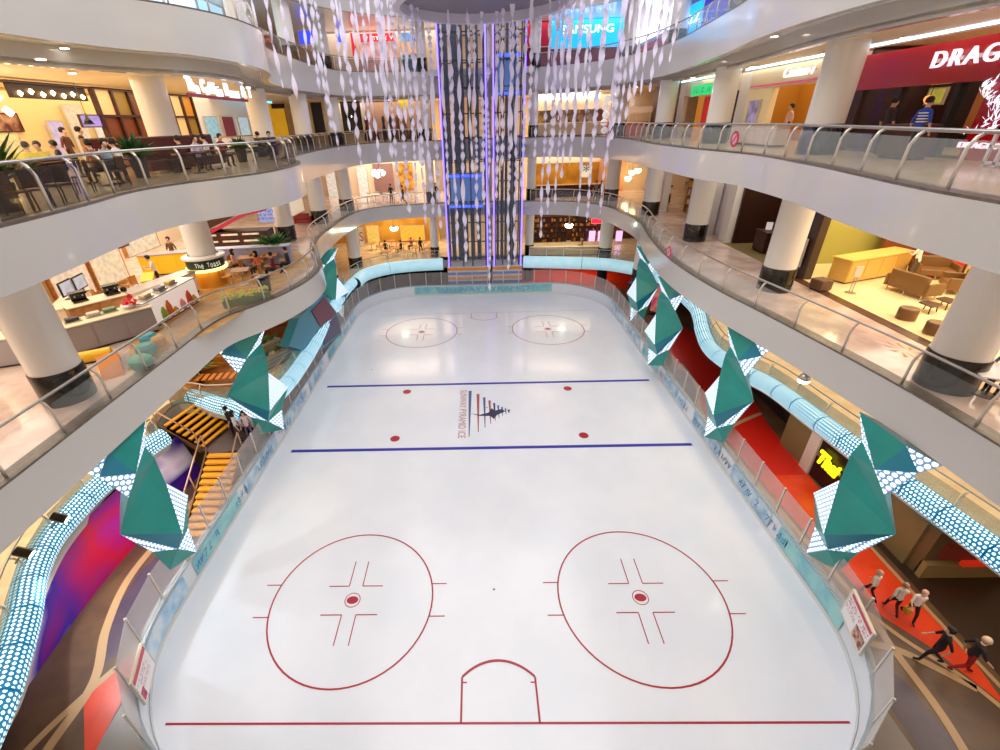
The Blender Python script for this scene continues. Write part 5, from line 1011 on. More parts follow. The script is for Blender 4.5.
# right of the lift
bp('storefront', 'bright clothes shop front with a row of white lights, right of the lift', 'shop front', 532, 96, 604, 126, YY, mat('clothes_shop', 'd8c0a4', .5, emit=.3, c2='b89a78', scale=.8), frame=cream)
bp('light_strip', 'long white light strip over the clothes shop', 'strip light', 533, 95, 600, 98, YY-.3, white_led)
for i, (px, c) in enumerate(((540, 'c8a858'), (549, '6a5a3c'), (556, 'a89478'), (563, 'c8b8c0'), (571, '8a7060'), (580, 'b09080'), (589, 'a8a0b0'), (597, '7a4a54'))):
    p = onY(px, 128, 49.4); t = thing('clothes_rack', ['ochre', 'olive', 'sand', 'pale lilac', 'brown', 'rose-tan', 'grey-lilac', 'plum'][i]+' clothes hanging on a rack in the shop right of the lift', 'clothes', (p.x, 49.4, Z)); MB().box(-.4, .4, -.15, .15, .7, 2.2).build('clothes', mat('clothes_'+c, c, .7, c2='4a3c34', scale=4), t, bevel=.08); MB().tube([(-.45, 0, 0), (-.45, 0, 2.3), (.45, 0, 2.3), (.45, 0, 0)], .025, 6).build('rack_frame', steel, t)
counter('long pale beige counter wall under the clothes shop', (8.9, 48.0, Z), 7.4, .5, 1.15, 0, mat('beige_counter', 'cdb48e', .5), cream, 'low_wall', 6, 'low wall')
t = thing('balloon_column', 'column of white globe balloons beside the red kiosk', 'balloons', tuple(onY(604, 128, 46.5))[:2]+(Z,)); MB().tube([(0, 0, 0), (0, 0, 3.4)], .03, 6).build('pole', steel, t)
for k in range(5): MB().lathe([(.02, -.3), (.26, -.18), (.34, 0), (.26, .18), (.02, .3)], (.06*(-1)**k, 0, .4+k*.62), 14).build('balloon', mat('balloon_white', 'f4f0f4', .3, emit=.4), t, smooth=True)
for px, lb in ((615, 'round orange and cream kiosk left of the far right column'), (636, 'round orange and cream kiosk right of the far right column')):
    p = onY(px, 132, 43.5 if px > 620 else 47); t = thing('round_kiosk', lb, 'kiosk', (p.x, p.y, Z)); MB().lathe([(.9, 0), (.9, 1.0), (.95, 1.05)], n=24).build('kiosk_counter', mat('kiosk_red', 'd8503a', .4), t, smooth='auto'); MB().lathe([(1.0, 1.7), (1.1, 1.8), (1.1, 2.1), (1.0, 2.15)], n=24).build('kiosk_ring', mat('kiosk_cream', 'f0c09a', .4, emit=.3), t, smooth='auto')
    for a in (0, 2, 4): MB().tube([(.85*math.cos(a), .85*math.sin(a), 1.0), (.85*math.cos(a), .85*math.sin(a), 1.8)], .03, 6).build('kiosk_post', alum, t)
# ---- right side shops of the level
x0 = 15.0
def front(y0, y1, z0, z1, m, x=15.0): wallbox('wall_right', x, x+.3, y0, y1, z0, z1, m)
front(38.5, 44, Z, 17, mat('maroon_shop', '6a2a1c', .5, c2='3a140e', scale=.6)); front(37.6, 38.5, Z, 17, white)
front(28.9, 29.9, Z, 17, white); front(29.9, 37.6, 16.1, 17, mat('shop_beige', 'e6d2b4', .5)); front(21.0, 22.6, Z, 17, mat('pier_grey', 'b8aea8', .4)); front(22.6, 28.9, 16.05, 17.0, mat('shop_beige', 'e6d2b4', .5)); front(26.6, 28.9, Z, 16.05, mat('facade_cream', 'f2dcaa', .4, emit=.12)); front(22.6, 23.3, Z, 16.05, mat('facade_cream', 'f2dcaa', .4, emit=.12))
wallbox('wall_right', 18, 18.2, 21, 38, Z, 17, mat('amber_back', 'b07a24', .5)); wallbox('wall_right', 15.3, 18, 29.2, 29.4, Z, 17, mat('amber_back', 'b07a24', .5))
panel('storefront', 'orange and red shop opening under the green sign', 'shop front', (15.6, 34.8, 14.8), 'R', 3.6, 2.6, mat('orange_shop', 'd88a20', .5, emit=.3), frame=wood, th=.1)
panel('red_banner', 'bright red vertical banner inside the orange shop', 'banner', (15.3, 34.4, 15.1), 'R', .9, 1.7, mat('banner_red', 'd41c14', .5, emit=.25))
t = thing('slatted_gate', 'dark brown slatted gate right of the orange shop', 'gate', (15.3, 31.3, Z), -PI/2)
MB().box(-1.4, 1.4, .05, .1, 0, 2.6).build('gate_panel', mat('gate_dark', '1c0f0c', .5), t)
for k in range(7): MB().box(-1.3+k*.42, -1.16+k*.42, -.05, .05, 0, 2.6).build('slat', wood, t)
panel('illuminated_sign', 'green glowing shop sign on the upper right', 'sign', (14.9, 34.6, 16.35), 'R', 3.4, .6, lamp('greensign', '2fd07c', .7)); scribble(bpy.data.objects['illuminated_sign'] if 0 else [o for o in bpy.data.objects if o.get('label') == 'green glowing shop sign on the upper right'][0], mat('sign_green', '0a7a4a', .4), 2.6, .4, 1, 6, (0, 0, .03), None, 5)
sign('white script restaurant sign on the beige fascia left of the grey pier', 'Canton-i', (14.85, 24.6, 16.55), 'R', 2.2, .42, lamp('sign_soft', 'fff0f0', .9), shear=.3)
panel('fascia_stripe', 'thin pink-red stripe below the script sign', 'strip', (14.9, 25.6, 16.15), 'R', 6.0, .09, mat('stripe_pink', 'd8506a', .4, emit=.4))
panel('poster', 'framed poster with a violet top on the cream facade, upper right', 'poster', (14.9, 27.8, 14.95), 'R', 1.0, 1.1, mat('poster_violet', 'c8bcf0', .5, c2='5a4a4a', scale=1.5, emit=.15))
panel('red_lantern_sign', 'small glowing red sign inside the script-sign restaurant', 'sign', (17.8, 26.5, 15.9), 'R', .8, .4, lamp('redglow', 'ff2a2a', 2))
counter('pale curved front counter of the script-sign restaurant', (14.2, 25.2, Z), 3.4, .6, .95, -PI/2, mat('pink_counter', 'e0ccc0', .4), cream, 'low_wall', 4, 'low wall')
person('cook in a pale pink top behind the counter of the script-sign restaurant', (15.6, 25.6, Z), D(90), 'stand', shirt='e8c0b8')
# red restaurant
redm = mat('lacquer_red', 'b0101c', .25, coat=.4)
front(9, 21.0, 15.6, 16.75, redm); front(9.0, 15.5, Z, 15.6, redm)
wallbox('wall_right', 19, 19.2, 6, 21, Z, 17, mat('restaurant_dark', '24130e', .5, c2='3a1c12', scale=.8)); wallbox('wall_right', 15.3, 19, 20.8, 21, Z, 17, darkw); front(18.6, 18.9, Z, 15.58, mat('frame_dark', '180e12', .4)); front(20.4, 21, Z, 15.58, darkw); front(16.4, 16.6, Z, 15.58, mat('frame_dark', '180e12', .4))
MB_ = MB().box(15.1, 15.13, 15.5, 20.4, Z, 15.58); gt = thing('restaurant_window', 'dark tinted glass front of the red restaurant', 'window', (15.1, 17.4, Z)); MB_.build('window_glass', glass('restaurant_glass', '241712', .12), gt, world=True); MB().box(15.05, 15.18, 15.5, 20.4, Z, Z+.08).build('window_sill', black, gt, world=True)
sign('large white serif restaurant sign on the red fascia at the right edge', 'DRAGON', (14.88, 15.85, 16.25), 'R', 3.4, .45, lamp('sign_pink', 'ffe0f0', 1.0), spc=1.25)
sign('small white restaurant lettering below the dragon emblem', 'DRAGON-I', tuple(onX(985, 146, 14.88)), 'R', 1.5, .16, lamp('sign_pink', 'ffe0f0', 1.6))
t = thing('emblem_sign', 'white glowing flame-like dragon emblem on the red wall', 'emblem', tuple(onX(978, 138, 14.9))); t.rotation_euler = FACE['R'].to_euler(); rnd = random.Random(3); e = MB()
for k in range(80):
    h = k/80; x = .35*math.sin(h*5)-.1+rnd.uniform(-.18, .18)+(.5*(1-h)**2)*(k % 3-1)*.6; y = .1+h*1.35; a = rnd.uniform(-1.2, 1.4); L = rnd.uniform(.1, .3); w = rnd.uniform(.012, .035)
    dx, dy = math.sin(a)*L, math.cos(a)*L; e.add([(x-w, y, 0), (x+w, y-.02, 0), (x+dx*.7+w*.5, y+dy*.6, .01), (x+dx, y+dy, 0), (x+dx*.4-w, y+dy*.5, .01)], [(0, 1, 2, 3, 4)])
e.build('emblem_flames', lamp('emblem_white', 'e8ecff', .9), t)
person('man in a blue and white striped shirt standing in front of the red restaurant', (13.6, onX(918, 130, 13.6).y, Z), D(-80), 'stand', shirt='2848b0', legs='4a4450', h=1.66)
sp = [o for o in bpy.data.objects if o.name.startswith('person')][-1]
for z in (1.18, 1.26, 1.34, 1.10): MB().lathe([(.175, 0), (.178, .012), (.175, .03)], (0, .005, z), 20).build('shirt_stripe', white, sp); q = sp.children[-1]; q.scale = (1, .68, 1)
person('person in dark clothes at the restaurant entrance, left of the striped shirt', (14.3, onX(884, 130, 14.3).y, Z), D(-90), 'stand', shirt='3a2c34')
person('diner in a beige top behind the glass right of the striped shirt', (16.4, 15.0, Z), D(90), 'sit', shirt='b89a88')
person('diner in grey behind the glass, farthest right', (16.6, 14.2, Z), D(120), 'sit', shirt='8a8890')
table('dark round dining table behind the restaurant glass', (16.6, 15.8, Z), 0, .6, top=wood, m=black, square=False)
counter('dark reception desk with a gold ornament by the striped-shirt man', (13.9, onX(903, 150, 13.9).y, Z), 1.3, .6, 1.0, -PI/2, wood, wood, 'reception_desk', 1, 'desk')
for y, lb in ((13.1, 'white screen with Chinese lattice in front of the red wall, left of two'), (11.6, 'white lattice screen in front of the red wall, right of two')):
    t = thing('lattice_screen', lb, 'screen', (13.9, y, Z), -PI/2)
    for k in range(4): MB().box(-.5+k*.3, -.42+k*.3, -.03, .03, 0, .95).build('upright', mat('screen_white', 'e6dce6', .4), t)
    for z in (.05, .45, .88): MB().box(-.5, .48, -.03, .03, z, z+.07).build('crossbar', mat('screen_white', 'e6dce6', .4), t)
panel('lit_poster', 'small yellow lit menu page inside the red restaurant', 'sign', (17.5, 20.0, 15.3), 'R', .7, .5, ledge('menuyellow', 'e8e05a'))
# strip lights in the ceiling edge over the right shops
panel('light_strip', 'pale blue strip light over the script-sign restaurant', 'strip light', (14.6, 25.8, 16.98), 'R', 6.2, .09, cyan_led); panel('light_strip', 'pale blue strip light over the red restaurant sign', 'strip light', (14.6, 16.0, 16.98), 'R', 9.6, .09, cyan_led)
panel('light_strip', 'white strip light over the orange shop', 'strip light', (14.6, 34, 16.98), 'R', 7, .09, cyan_led); panel('light_strip', 'blue strip light behind the coffee sign column', 'strip light', (-17.2, 40, 16.9), 'L', 7, .12, lamp('azure', '5ac8ff', 3))
# ================================================================ TOP LEVEL (z 18.9)
Z = 18.9
wallbox('wall_back', -22, -3.6, 51, 51.2, Z, 22.6, mat('top_cream', 'f0dcc0', .5)); wallbox('wall_back', 5, 22, 50.5, 50.7, Z, 22.6, mat('top_cream2', 'e8d8cc', .5))
wallbox('wall_left', -18.2, -18, 10, 46, Z, 22.6, mat('top_white', 'e4dcec', .5))
for y0, y1, c, lb in ((28.2, 32.2, 'b8e4fc', 'glowing pale blue shop screen on the top left, left one'), (32.5, 36, 'cfe8ff', 'glowing pale blue shop screen on the top left, middle one'), (36.3, 39.6, 'a8dcf8', 'glowing pale blue shop screen on the top left, right one')):
    panel('shop_screen', lb, 'screen', (-17.8, (y0+y1)/2, Z+1.9), 'L', y1-y0, 3.4, lamp('scr'+c, c, .95))
bp('shop_sign', 'deep blue glowing shop panel on the top level left of the ribbons', 'sign', 298, 31, 314, 44, 47, lamp('royal', '3848e8', 1.1)); bp('shop_sign', 'blue shop sign left of the red fabric banner', 'sign', 337, 33, 344, 42, YY, lamp('royal', '3848e8', 1.1))
bp('banner', 'tall slanting red banner on the top level shop', 'banner', 350, 33, 357, 56, YY, mat('banner_crimson', 'd8142c', .5, emit=.35))
bp('shop_sign', 'red shop sign with pale lettering on the top level', 'sign', 359, 34, 394, 42, YY, mat('sign_red', 'd01c28', .5, emit=.5))
scribble([o for o in bpy.data.objects if o.get('label') == 'red shop sign with pale lettering on the top level'][0], lamp('sign_soft', 'fff0f0', .9), 2.6, .4, 1, 9, (.3, 0, .03), None, 8)
bp('storefront', 'bright pink-white shop window under the red sign', 'shop front', 359, 43, 396, 70, YY, mat('pinkshop', 'e8b8b8', .5, emit=.35, c2='8a5a5a', scale=1.2)); bp('storefront', 'orange lit shop wall between the red sign and the lift', 'shop front', 400, 42, 424, 53, YY, mat('orangeshop', 'f0b074', .5, emit=.35)); bp('shop_sign', 'small blue and teal shop sign left of the lift', 'sign', 400, 33, 424, 41, YY, mat('tealsign', '2a6ab0', .5, emit=.5, c2='8ac0e0', scale=.8)); bp('storefront', 'teal clothes display below the orange wall', 'shop front', 402, 55, 424, 70, YY, mat('tealshop', '4a8aa0', .5, emit=.15, c2='2a3a6a', scale=1))
# phone shop right of the lift
W = onY(524, 25, 49)
bp('banner', 'tall red curtain banner between the right lift and the cyan screen', 'banner', 525, 16, 549, 46, 49.5, mat('curtain_red', 'b81030', .6, emit=.2))
bp('shop_screen', 'large cyan advertising screen with the phone maker name in white', 'screen', 553, 12, 622, 46, 49, lamp('cyanscreen', '18a8f4', 1.1), txt='SAMSUNG', tm=lamp('pure_white', 'ffffff', 2.5), th_=.22, tw=.72)
bp('banner', 'maroon wall band under the large cyan screen', 'wall panel', 525, 48, 640, 64, 49.3, mat('maroon_band', '7a1c38', .5))
def rp_(name, lb, cat, px0, py0, px1, py1, X, m, **k):
    a = onX(px0, (py0+py1)/2, X); b = onX(px1, (py0+py1)/2, X); zt_ = onX((px0+px1)/2, py0, X).z; zb_ = onX((px0+px1)/2, py1, X).z
    return panel(name, lb, cat, (X, (a.y+b.y)/2, (zt_+zb_)/2), 'R', abs(a.y-b.y), zt_-zb_, m, **k)
rp_('shop_screen', 'tall bright white advertising screen right of the large cyan one', 'screen', 636, -2, 676, 36, 14.6, lamp('whitescreen', 'f4f4ff', 1.5))
rp_('shop_screen', 'cyan advertising screen reading S22 at the top right', 'screen', 680, 6, 702, 34, 14.4, lamp('cyanscreen', '18a8f4', 1.1), txt='S22', tm=lamp('pure_white', 'ffffff', 2.5), th_=.3, tw=.75)
rp_('banner', 'violet blue shop wall at the top right corner', 'wall panel', 704, -8, 728, 24, 14.4, mat('violetwall', '3a3ac0', .5, emit=.4)); rp_('banner', 'pink-red wall strip between the white and S22 screens', 'wall panel', 640, 38, 678, 46, 14.5, mat('rosewall', 'a82a5a', .5, emit=.3))
wallbox('wall_right', 14.8, 15, 18, 50.5, Z, 22.6, mat('top_blue', '7aa0e0', .5))
# ================================================================ RESTAURANTS BEHIND THE LIGHT TUBE (z 2.7)
Z = 2.7
wallbox('wall_back', -22, -4.6, 53.5, 53.7, Z, 7.35, mat('amber_wall', 'e0a83c', .5, c2='b87c20', scale=.5)); wallbox('wall_back', 5.4, 24, 52, 52.2, Z, 7.35, mat('dark_cafe', '3a2014', .5, c2='6a3a1c', scale=.6))
wallbox('wall_left', -20.2, -20, 17, 53, Z, 7.35, mat('amber_wall', 'e0a83c', .5)); wallbox('wall_right', 18.8, 19, -3, 52, Z, 7.35, mat('greybeige', 'b8a898', .5))
bp('feature_wall', 'glowing yellow wall panel at the back left restaurant', 'wall panel', 366, 226, 381, 250, 53, ledge('amberlit', 'ffd46a')); bp('feature_wall', 'golden glowing back wall of the restaurant by the lift', 'wall panel', 400, 226, 425, 240, 53.2, ledge('goldlit', 'ffc848'))
bp('poster', 'white poster with red brush lettering left of the restaurant', 'poster', 358, 228, 365, 246, 46.5, mat('poster_cream', 'f4e4cc', .5, emit=.2), txt='S', tm=red)
tb = [(372, 250), (382, 253), (392, 247), (396, 255), (404, 250), (412, 246), (416, 254), (424, 249), (430, 254), (388, 258), (408, 258), (426, 259)]
nm = ['farthest left', 'second from the left', 'third from the left', 'front, under the green-white lamp', 'middle', 'back row, below the golden wall', 'front, middle', 'back row, near the lift column', 'nearest the lift column', 'at the railing, left', 'at the railing, middle', 'at the railing, right']
for i, (px, py) in enumerate(tb):
    p = on(px, py, Z); table('pale wooden restaurant table on the lower back left, '+nm[i], p, 0, .45); chair('pale chair at the lower back left restaurant table, '+nm[i], (p[0]+.7, p[1]+.2, Z), PI/2, mat('amber_wood', 'b87820', .45))
for i, (px, py, c) in enumerate(((386, 253, '2a1c1c'), (402, 253, '3a2a2a'), (412, 250, 'a0522d'), (421, 254, '1c1a24'), (435, 250, '8a2a2a'))):
    person(['diner in black at the lower left restaurant, farthest left', 'diner in dark brown at the lower left restaurant, middle', 'diner in rust at the lower left restaurant, below the golden wall', 'person in black walking at the lower restaurant rail', 'person in red beside the lower left lift column'][i], on(px, py, Z), D(70*i), 'sit' if i < 3 else 'walk', shirt=c)
for px, py, lb in ((394, 228, 'bright greenish-white floodlight under the left deck at the back'), (569, 225, 'bright greenish-white floodlight under the right deck at the back')):
    q = onY(px, py, 45.6); t = thing('hanging_floodlight', lb, 'floodlight', tuple(q)); MB().lathe([(.05, .25), (.22, .15), (.3, 0)], n=16).build('housing', steel, t, smooth='auto'); MB().lathe([(.32, -.22), (.4, 0), (.32, .1)], n=16).build('glowing_lens', lamp('greenwhite', 'eaffd8', 14), t, smooth=True); MB().tube([(0, 0, .2), (0, 0, 7.3-q.z)], .03, 6).build('stem', steel, t)
for px, py, X, lb in ((804, 378, 12.6, 'white floodlight under the right deck above the glowing tube'),):
    q = P(804, 379, 6.6); t = thing('hanging_floodlight', lb, 'floodlight', tuple(q)); MB().lathe([(.05, .25), (.14, .15), (.2, 0)], n=16).build('housing', steel, t); MB().lathe([(.16, -.12), (.2, 0)], n=16).build('glowing_lens', lamp('greenwhite', 'eaffd8', 14), t, smooth=True); MB().tube([(0, 0, .2), (0, 0, .8)], .02, 6).build('stem', steel, t)
shelf('dark bottle shelves of the lower back right cafe', (7.6, 51.4, Z), 4.6, 2.8, 0, wood, 5, 5, pal=('5a3018', 'b8742c', '2a1a14')); shelf('brown goods shelves of the lower back right cafe near the posters', (12.0, 51.4, Z), 3.0, 2.8, 0, wood, 5, 4, pal=('6a3a1c', 'c8883a', '38200f'))
counter('long tan counter wall along the lower back right rail', (9.2, 45.6, Z), 8, .4, .9, D(-3), mat('tan_wall', 'cbb088', .5), cream, 'low_wall', 6, 'low wall')
for px, lb in ((592, 'glowing pink-violet poster, left of three at the lower back right'), (601, 'glowing violet poster, middle of three at the lower back right'), (619, 'glowing pink poster, right of three at the lower back right')): bp('lit_poster', lb, 'lightbox', px-2.5, 231, px+2.5, 241, 50, lamp('violetposter', 'd8a8f8', 1.3))
bp('neon_sign', 'glowing red neon strip at the lower back right', 'sign', 592, 219, 608, 223, 50.5, lamp('rednn', 'f01838', 2))
seated('person in a brown coat sitting before the violet posters', 582, 250, Z, D(90), shirt='8a5a34')
# left: wooden planter deck and snack stall
wd = MB(); wd.box(-19.9, -12.9, 19.4, 30, Z+.002, Z+.014); struct('floor', wd, mat('olive_floor', 'a8743c', .5, c2='8a5a2c', scale=2))
for i, (px, py, L, rz, lb) in enumerate(((279, 362, 2.6, 62, 'long weathered grey planter box nearest the glowing tube'), (266, 354, 2.2, 62, 'weathered grey planter box behind the front one'))):
    t = thing('planter_box', lb, 'planter', on(px, py, Z), D(rz)); MB().box(-L/2, L/2, -.25, .25, 0, .7).build('box_body', mat('weathered_wood', 'a8a094', .7, c2='888074', scale=6), t, bevel=.02)
    for k in range(3): MB().box(-L/2-.02, L/2+.02, -.27, -.25, .08+.22*k, .24+.22*k).build('board', mat('weathered_wood2', 'bab2a6', .7), t)
    fl = MB(); rnd = random.Random(i)
    for k in range(50): x = rnd.uniform(-L/2, L/2); a = rnd.uniform(0, 6); fl.add([(x, 0, .65), (x+.12*math.cos(a), .12*math.sin(a), .9), (x+.2*math.cos(a), .2*math.sin(a), rnd.uniform(.9, 1.2)), (x+.05, .08, .85)], [(0, 1, 2, 3)])
    fl.build('foliage', mat('leaf_2f6b2a', '3f6b2a', .5), t)
t = thing('orange_awning', 'orange and white striped stall awning behind the planter boxes', 'awning', on(272, 338, Z), D(30)); aw = MB()
for k in range(8): aw.add([(-2+k*.5, 0, 2.2), (-1.5+k*.5, 0, 2.2), (-1.5+k*.5, -1.1, 1.75), (-2+k*.5, -1.1, 1.75)], [(0, 3, 2, 1)], k % 2)
aw.build('canopy_cloth', [mat('awning_orange', 'e0752a', .6), mat('awning_cream', 'f2dcc0', .6)], t); MB().box(-2, 2, 0, .1, 0, 2.2).build('stall_back', orange_ply, t); MB().box(-1.8, 1.8, -.8, -.3, 0, .95).build('stall_counter', mat('stall_brown', '8a4a1c', .5), t)
planter('tall leafy plant on the wooden deck behind the stair, yellow-green', on(196, 374, Z), .5, .35, '8a9a2a', spread=.9, n=90, lh=1.5); planter('yellow flowering plant beside the planter boxes', on(262, 350, Z), .5, .3, 'd8b030', spread=.6, n=60, lh=.9)
t = thing('snack_stall', 'amber-lit wooden snack stall with food trays above the stairs', 'stall', on(222, 362, Z), D(35)); MB().box(-1.7, 1.7, -.5, .5, 0, 1.0).build('stall_counter', orange_ply, t)
for k in range(5): MB().box(-1.5+k*.62, -1.0+k*.62, -.35, .25, 1.0, 1.12).build('food_tray', mat('tray_%d' % (k % 3), ('e8c060', 'd88a3a', 'f0e0a0')[k % 3], .5, emit=.15), t)
MB().box(-1.7, 1.7, .45, .55, 1.0, 2.3).build('stall_back', wood2, t)
person('vendor with dark hair behind the amber snack stall', on(212, 350, Z), D(-120), 'stand', shirt='6a3a4a')
t = thing('low_bench', 'slatted orange-brown bench on the wooden deck', 'bench', on(222, 383, Z), D(5))
for k in range(7): MB().box(-1.2+k*.36, -.98+k*.36, -.35, .35, .4, .46).build('slat', orange_ply, t)
for x in (-1.1, 1.1): MB().box(x-.05, x+.05, -.3, .3, 0, .4).build('leg', wood, t)
# dark red and teal hoarding by the far left tube
0 and panel('red_panel', 'dark red square panel on the far left hoarding', 'wall panel', (-12.1, 31.4, 4.6), 'L', 2.4, 2.2, mat('dark_red', '5a1028', .4)); 0 and panel('plum_panel', 'dark plum square panel below the dark red one', 'wall panel', (-12.1, 32.6, 2.4), 'L', 2.4, 2.0, mat('plum_panel', '3a2a5a', .4))
# ================================================================ RINK-SIDE FLOOR
# stair landing group
L0 = 1.55
person('person with a black backpack standing on the stair landing', (-12.45, 17.75, L0), D(120), 'stand', shirt='1c1418', legs='2a2024'); person('person in a white top on the landing, dark hair', (-11.95, 17.35, L0), D(-60), 'stand', shirt='e0dce4', legs='3a3a4a', long=True); person('person in pale pink on the landing by the rink glass', (-11.5, 17.5, L0), D(200), 'stand', shirt='e4c8c8', legs='5a5a7a', h=1.6)
# walkers on the orange strip
person('child in a white shirt walking on the orange strip, leading the three', (13.25, 9.85, 0), D(10), 'walk', shirt='e8dcd4', legs='3a1418', h=1.35, hair='d8b0a0'); person('middle child of the three on the orange strip, white shirt and dark legs', (13.65, 9.35, 0), D(-20), 'walk', shirt='d8ccc0', legs='3a1014', h=1.4, hair='a07a68'); person('rightmost child of the three on the orange strip, white shirt, holding a yellow bag', (14.05, 9.15, 0), D(160), 'walk', shirt='f0e4dc', legs='1c1014', h=1.4, hair='c09a88')
bg = thing('hand_bag', 'small yellow bag between the two children in white', 'bag', (13.86, 9.1, .35)); MB().lathe([(.08, 0), (.12, .1), (.1, .25)], n=10).build('bag_body', mat('bag_yellow', 'c8902a', .6), bg, smooth='auto'); MB().tube([(-.08, 0, .24), (0, 0, .38), (.08, 0, .24)], .012, 6).build('handle', wood, bg)
person('person in black walking on the tan curve near the right edge', (13.55, 7.75, 0), D(60), 'walk', shirt='1a1216', legs='2a1c1c', h=1.65); person('person in a pale headscarf and dark coat beside the person in black', (14.2, 7.5, 0), D(-110), 'walk', shirt='241c22', legs='a01c1c', h=1.65, hijab='b8a088')
# shops under the right deck
front2 = lambda y0, y1, m, x=16.6, z1=2.1: wallbox('wall_right', x, x+.3, y0, y1, 0, z1, m)
front2(12.9, 13.6, mat('pier_pale', 'cfc4bc', .5), 15.3); front2(13.6, 16.1, mat('sign_black', '0e0b0c', .3), 15.3); front2(16.1, 16.7, mat('pier_pale', 'cfc4bc', .5), 15.2); front2(16.7, 18.4, mat('olive_block', '7a6a44', .5), 15.3); front2(18.4, 24, mat('dark_shop', '1c1212', .4)); front2(24, 30, mat('red_shop', '5a1414', .5)); front2(11.2, 12.9, mat('olive_block', '7a6a44', .5), 15.6)
sign('yellow glowing restaurant name sign low on the right', 'Thai', (15.22, 15.3, 1.3), 'R', 1.25, .7, lamp('thai_yellow', 'f4e81a', 1.3), shear=.25, bold=.04)
t = thing('kiosk', 'olive-brown kiosk with a dark opening lit red inside at the right edge', 'kiosk', (16.6, 9.9, 0)); MB().box(-.9, 2.5, .9, 2.0, 0, 2.1).build('kiosk_wall', mat('olive_brown', '6a5434', .5), t); MB().box(-.9, 2.5, .7, .95, 0, .7).build('kiosk_counter', mat('khaki', '9a8050', .5), t); MB().box(-.5, 2.2, .75, .93, .9, 1.6).build('kiosk_opening', mat('opening_red', '5a1c10', .5, emit=.3), t); MB().box(.2, 1.2, .6, .75, .72, .9).build('dish_display', mat('dish_red', 'c02814', .5, emit=.5), t)
for i, (px, py, c, lb) in enumerate(((652, 300, 'e8923a', 'tall orange poster stand beyond the right rink glass'), (642, 308, 'c83a6a', 'pink poster stand left of the orange one'))):
    p = P(px, py+8, 0); t = thing('poster_stand', lb, 'poster stand', (p.x+1.3, p.y, 0), -.8); MB().box(-.7, .7, -.04, .04, .3, 2.6).build('poster_panel', mat('poster_'+c, c, .5, emit=.3, c2='f0d080', scale=1.5), t); MB().box(-.75, .75, -.2, .2, 0, .06).build('stand_base', black, t); MB().tube([(-.6, 0, .06), (-.6, 0, .3)], .03, 6).build('stand_leg', steel, t); MB().tube([(.6, 0, .06), (.6, 0, .3)], .03, 6).build('stand_leg', steel, t)
# ceiling downlights
downlights(16.98, [(-12.6, 15.5), (-14.5, 19), (-15.5, 24), (-13.4, 27), (-17, 15), (-19, 20), (-14, 33.5), (-13.6, 39), (-11, 47), (-8, 48)], 'downlights in the ceiling of the coffee level, left')
downlights(16.98, [(14.0, 18), (14.1, 22), (13.9, 27), (13.5, 33), (12.5, 41), (9, 47.5), (7, 47.5)], 'downlights in the ceiling of the coffee level, right')
downlights(17.5, [(-13.4, 13.6), (-13.3, 17.5), (12.0, 17), (11.4, 21), (13, 12.5), (12.8, 30)], 'downlights under the edge of the top deck')
# clutter on the play-cafe counters
def bowl(label, loc, c, r=.22):
    t = thing('flower_bowl', label, 'flowers', loc); MB().lathe([(r*.5, 0), (r, .12), (r*.95, .12), (r*.4, .03)], n=16).build('bowl', white, t, smooth='auto'); f = MB(); rnd = random.Random(2)
    for k in range(26): a = rnd.uniform(0, 6.3); q = r*rnd.uniform(0, .95); f.lathe([(.01, -.05), (.07, 0), (.01, .06)], (q*math.cos(a), q*math.sin(a), .16+rnd.uniform(0, .12)), 6)
    o = f.build('petals', mat('petal_'+c, c, .6), t); o['kind'] = 'stuff'
bowl('bowl of bright red flowers on the cream counter top left of the bar', (-13.4, 15.9, 9.15), 'e0302a', .3)
def machine(label, loc, rz):
    t = thing('coffee_machine', label, 'coffee machine', loc, rz); t.scale = (.7, .7, .7); MB().box(-.35, .35, -.25, .25, 0, .12).box(-.35, .35, .05, .25, .12, .5).box(-.38, .38, -.25, .27, .42, .58).build('machine_body', black, t, bevel=.02)
    for x in (-.18, .18): MB().tube([(x, -.12, .42), (x, -.12, .3)], .035, 8).build('spout', steel, t)
machine('small black coffee machine on the oak cabinet, nearest the screens', (-15.6, 16.3, 9.3), D(52)); machine('small black coffee machine on the oak cabinet, nearest the bar', (-14.9, 17.1, 9.3), D(52))
for i, (x, y, c) in enumerate(((-14.6, 14.6, '3a3436'), (-14.2, 15.1, 'c8c0a8'), (-13.9, 15.5, '6a8a5a'), (-13.3, 16.7, 'e8c8a0'), (-13.3, 17.6, '8a8480'), (-13.35, 18.4, 'd8b060'))):
    t = thing('display_tray', ['dark', 'cream', 'green', 'peach', 'grey', 'gold'][i]+' display tray on the '+('grey kiosk counter top' if i < 3 else 'white lit bar top'), 'tray', (x, y, 9.15 if i < 3 else 9.25), D(48 if i < 3 else 88))
    MB().box(-.25, .25, -.18, .18, 0, .04).build('tray_base', steel, t); MB().box(-.2, .2, -.14, .14, .04, .16).build('goods', mat('tray_goods_'+c, c, .5), t, bevel=.03)
for i, (x, y) in enumerate(((-16.2, 19.6), (-17.0, 20.8), (-17.4, 18.7))):
    chair(['light wooden chair behind the long steel worktop, nearest the bar', 'light wooden chair behind the long steel worktop, nearest the yellow counter', 'light wooden chair in front of the tall cream display window'][i], (x, y, 8.1), i*1.3)

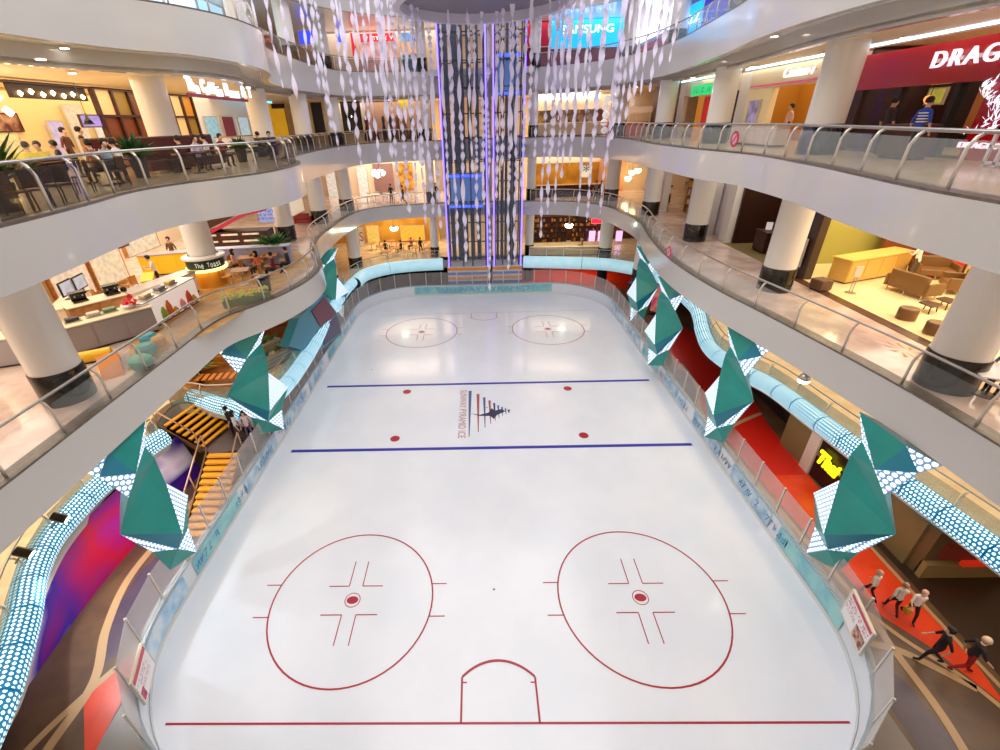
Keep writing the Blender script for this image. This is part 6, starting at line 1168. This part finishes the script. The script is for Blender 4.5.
for i, (x, y, z) in enumerate(((16.6, 19.2, 15.2), (17.2, 17.6, 15.3), (16.9, 16.4, 15.15))): pendant(['amber pendant lamp in the red restaurant, left', 'amber pendant lamp in the red restaurant, middle', 'amber pendant lamp in the red restaurant, right'][i], (x, y, z), 1.7, r=.16, m=lamp('amber_glow', 'ff9a4a', 2.5))
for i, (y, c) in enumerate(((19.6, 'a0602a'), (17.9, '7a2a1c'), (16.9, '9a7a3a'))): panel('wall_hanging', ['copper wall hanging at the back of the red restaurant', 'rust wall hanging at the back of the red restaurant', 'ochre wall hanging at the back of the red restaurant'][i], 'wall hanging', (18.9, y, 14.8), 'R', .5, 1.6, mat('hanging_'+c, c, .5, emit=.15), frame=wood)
# ================================================================ LIGHT
sc = bpy.context.scene
w = bpy.data.worlds.new('world'); sc.world = w; w.use_nodes = True
w.node_tree.nodes['Background'].inputs[0].default_value = (.9, .93, 1, 1); w.node_tree.nodes['Background'].inputs[1].default_value = .3
def area(x, y, z, sx, sy, e, c='ffffff', rot=(0, 0, 0)):
    l = bpy.data.lights.new('ceiling_or_fill_light', 'AREA'); l.shape = 'RECTANGLE'; l.size = sx; l.size_y = sy; l.energy = e; l.color = lin(hx(c))
    o = bpy.data.objects.new('ceiling_or_fill_light', l); col.objects.link(o); o.location = (x, y, z); o.rotation_euler = rot; return o
area(0, 20, 28.8, 20, 40, 5600, 'f6f8ff')
for z, e, c in ((22.5, 1000, 'fff4f0'), (16.9, 1300, 'ffebcf'), (12.8, 1900, 'fff0de'), (7.2, 1300, 'ffecd2')):
    area(-18, 20, z, 8, 30, e, c); area(18.5, 20, z, 8, 30, e, c); area(-8, 51, z, 12, 5, e*.4, c); area(9, 51, z, 12, 5, e*.4, c)
area(19, 12, 2.0, 5, 16, 90, 'ffcf9a'); area(9, 47, 2.0, 10, 4, 130, 'ffe0c8'); area(14.2, 14, 2.35, 1, 18, 100, 'ffe6d0')  # the one at the back is fill added to brighten the dark floor
area(-13.5, 9.5, 2.35, 1.0, 12, 130, 'fff0f4')  # fill light added to brighten the mural, no fitting here
vs = sc.view_settings; vs.view_transform = 'Standard'; vs.look = 'None'; vs.exposure = .14; vs.gamma = 1; vs.use_curve_mapping = False
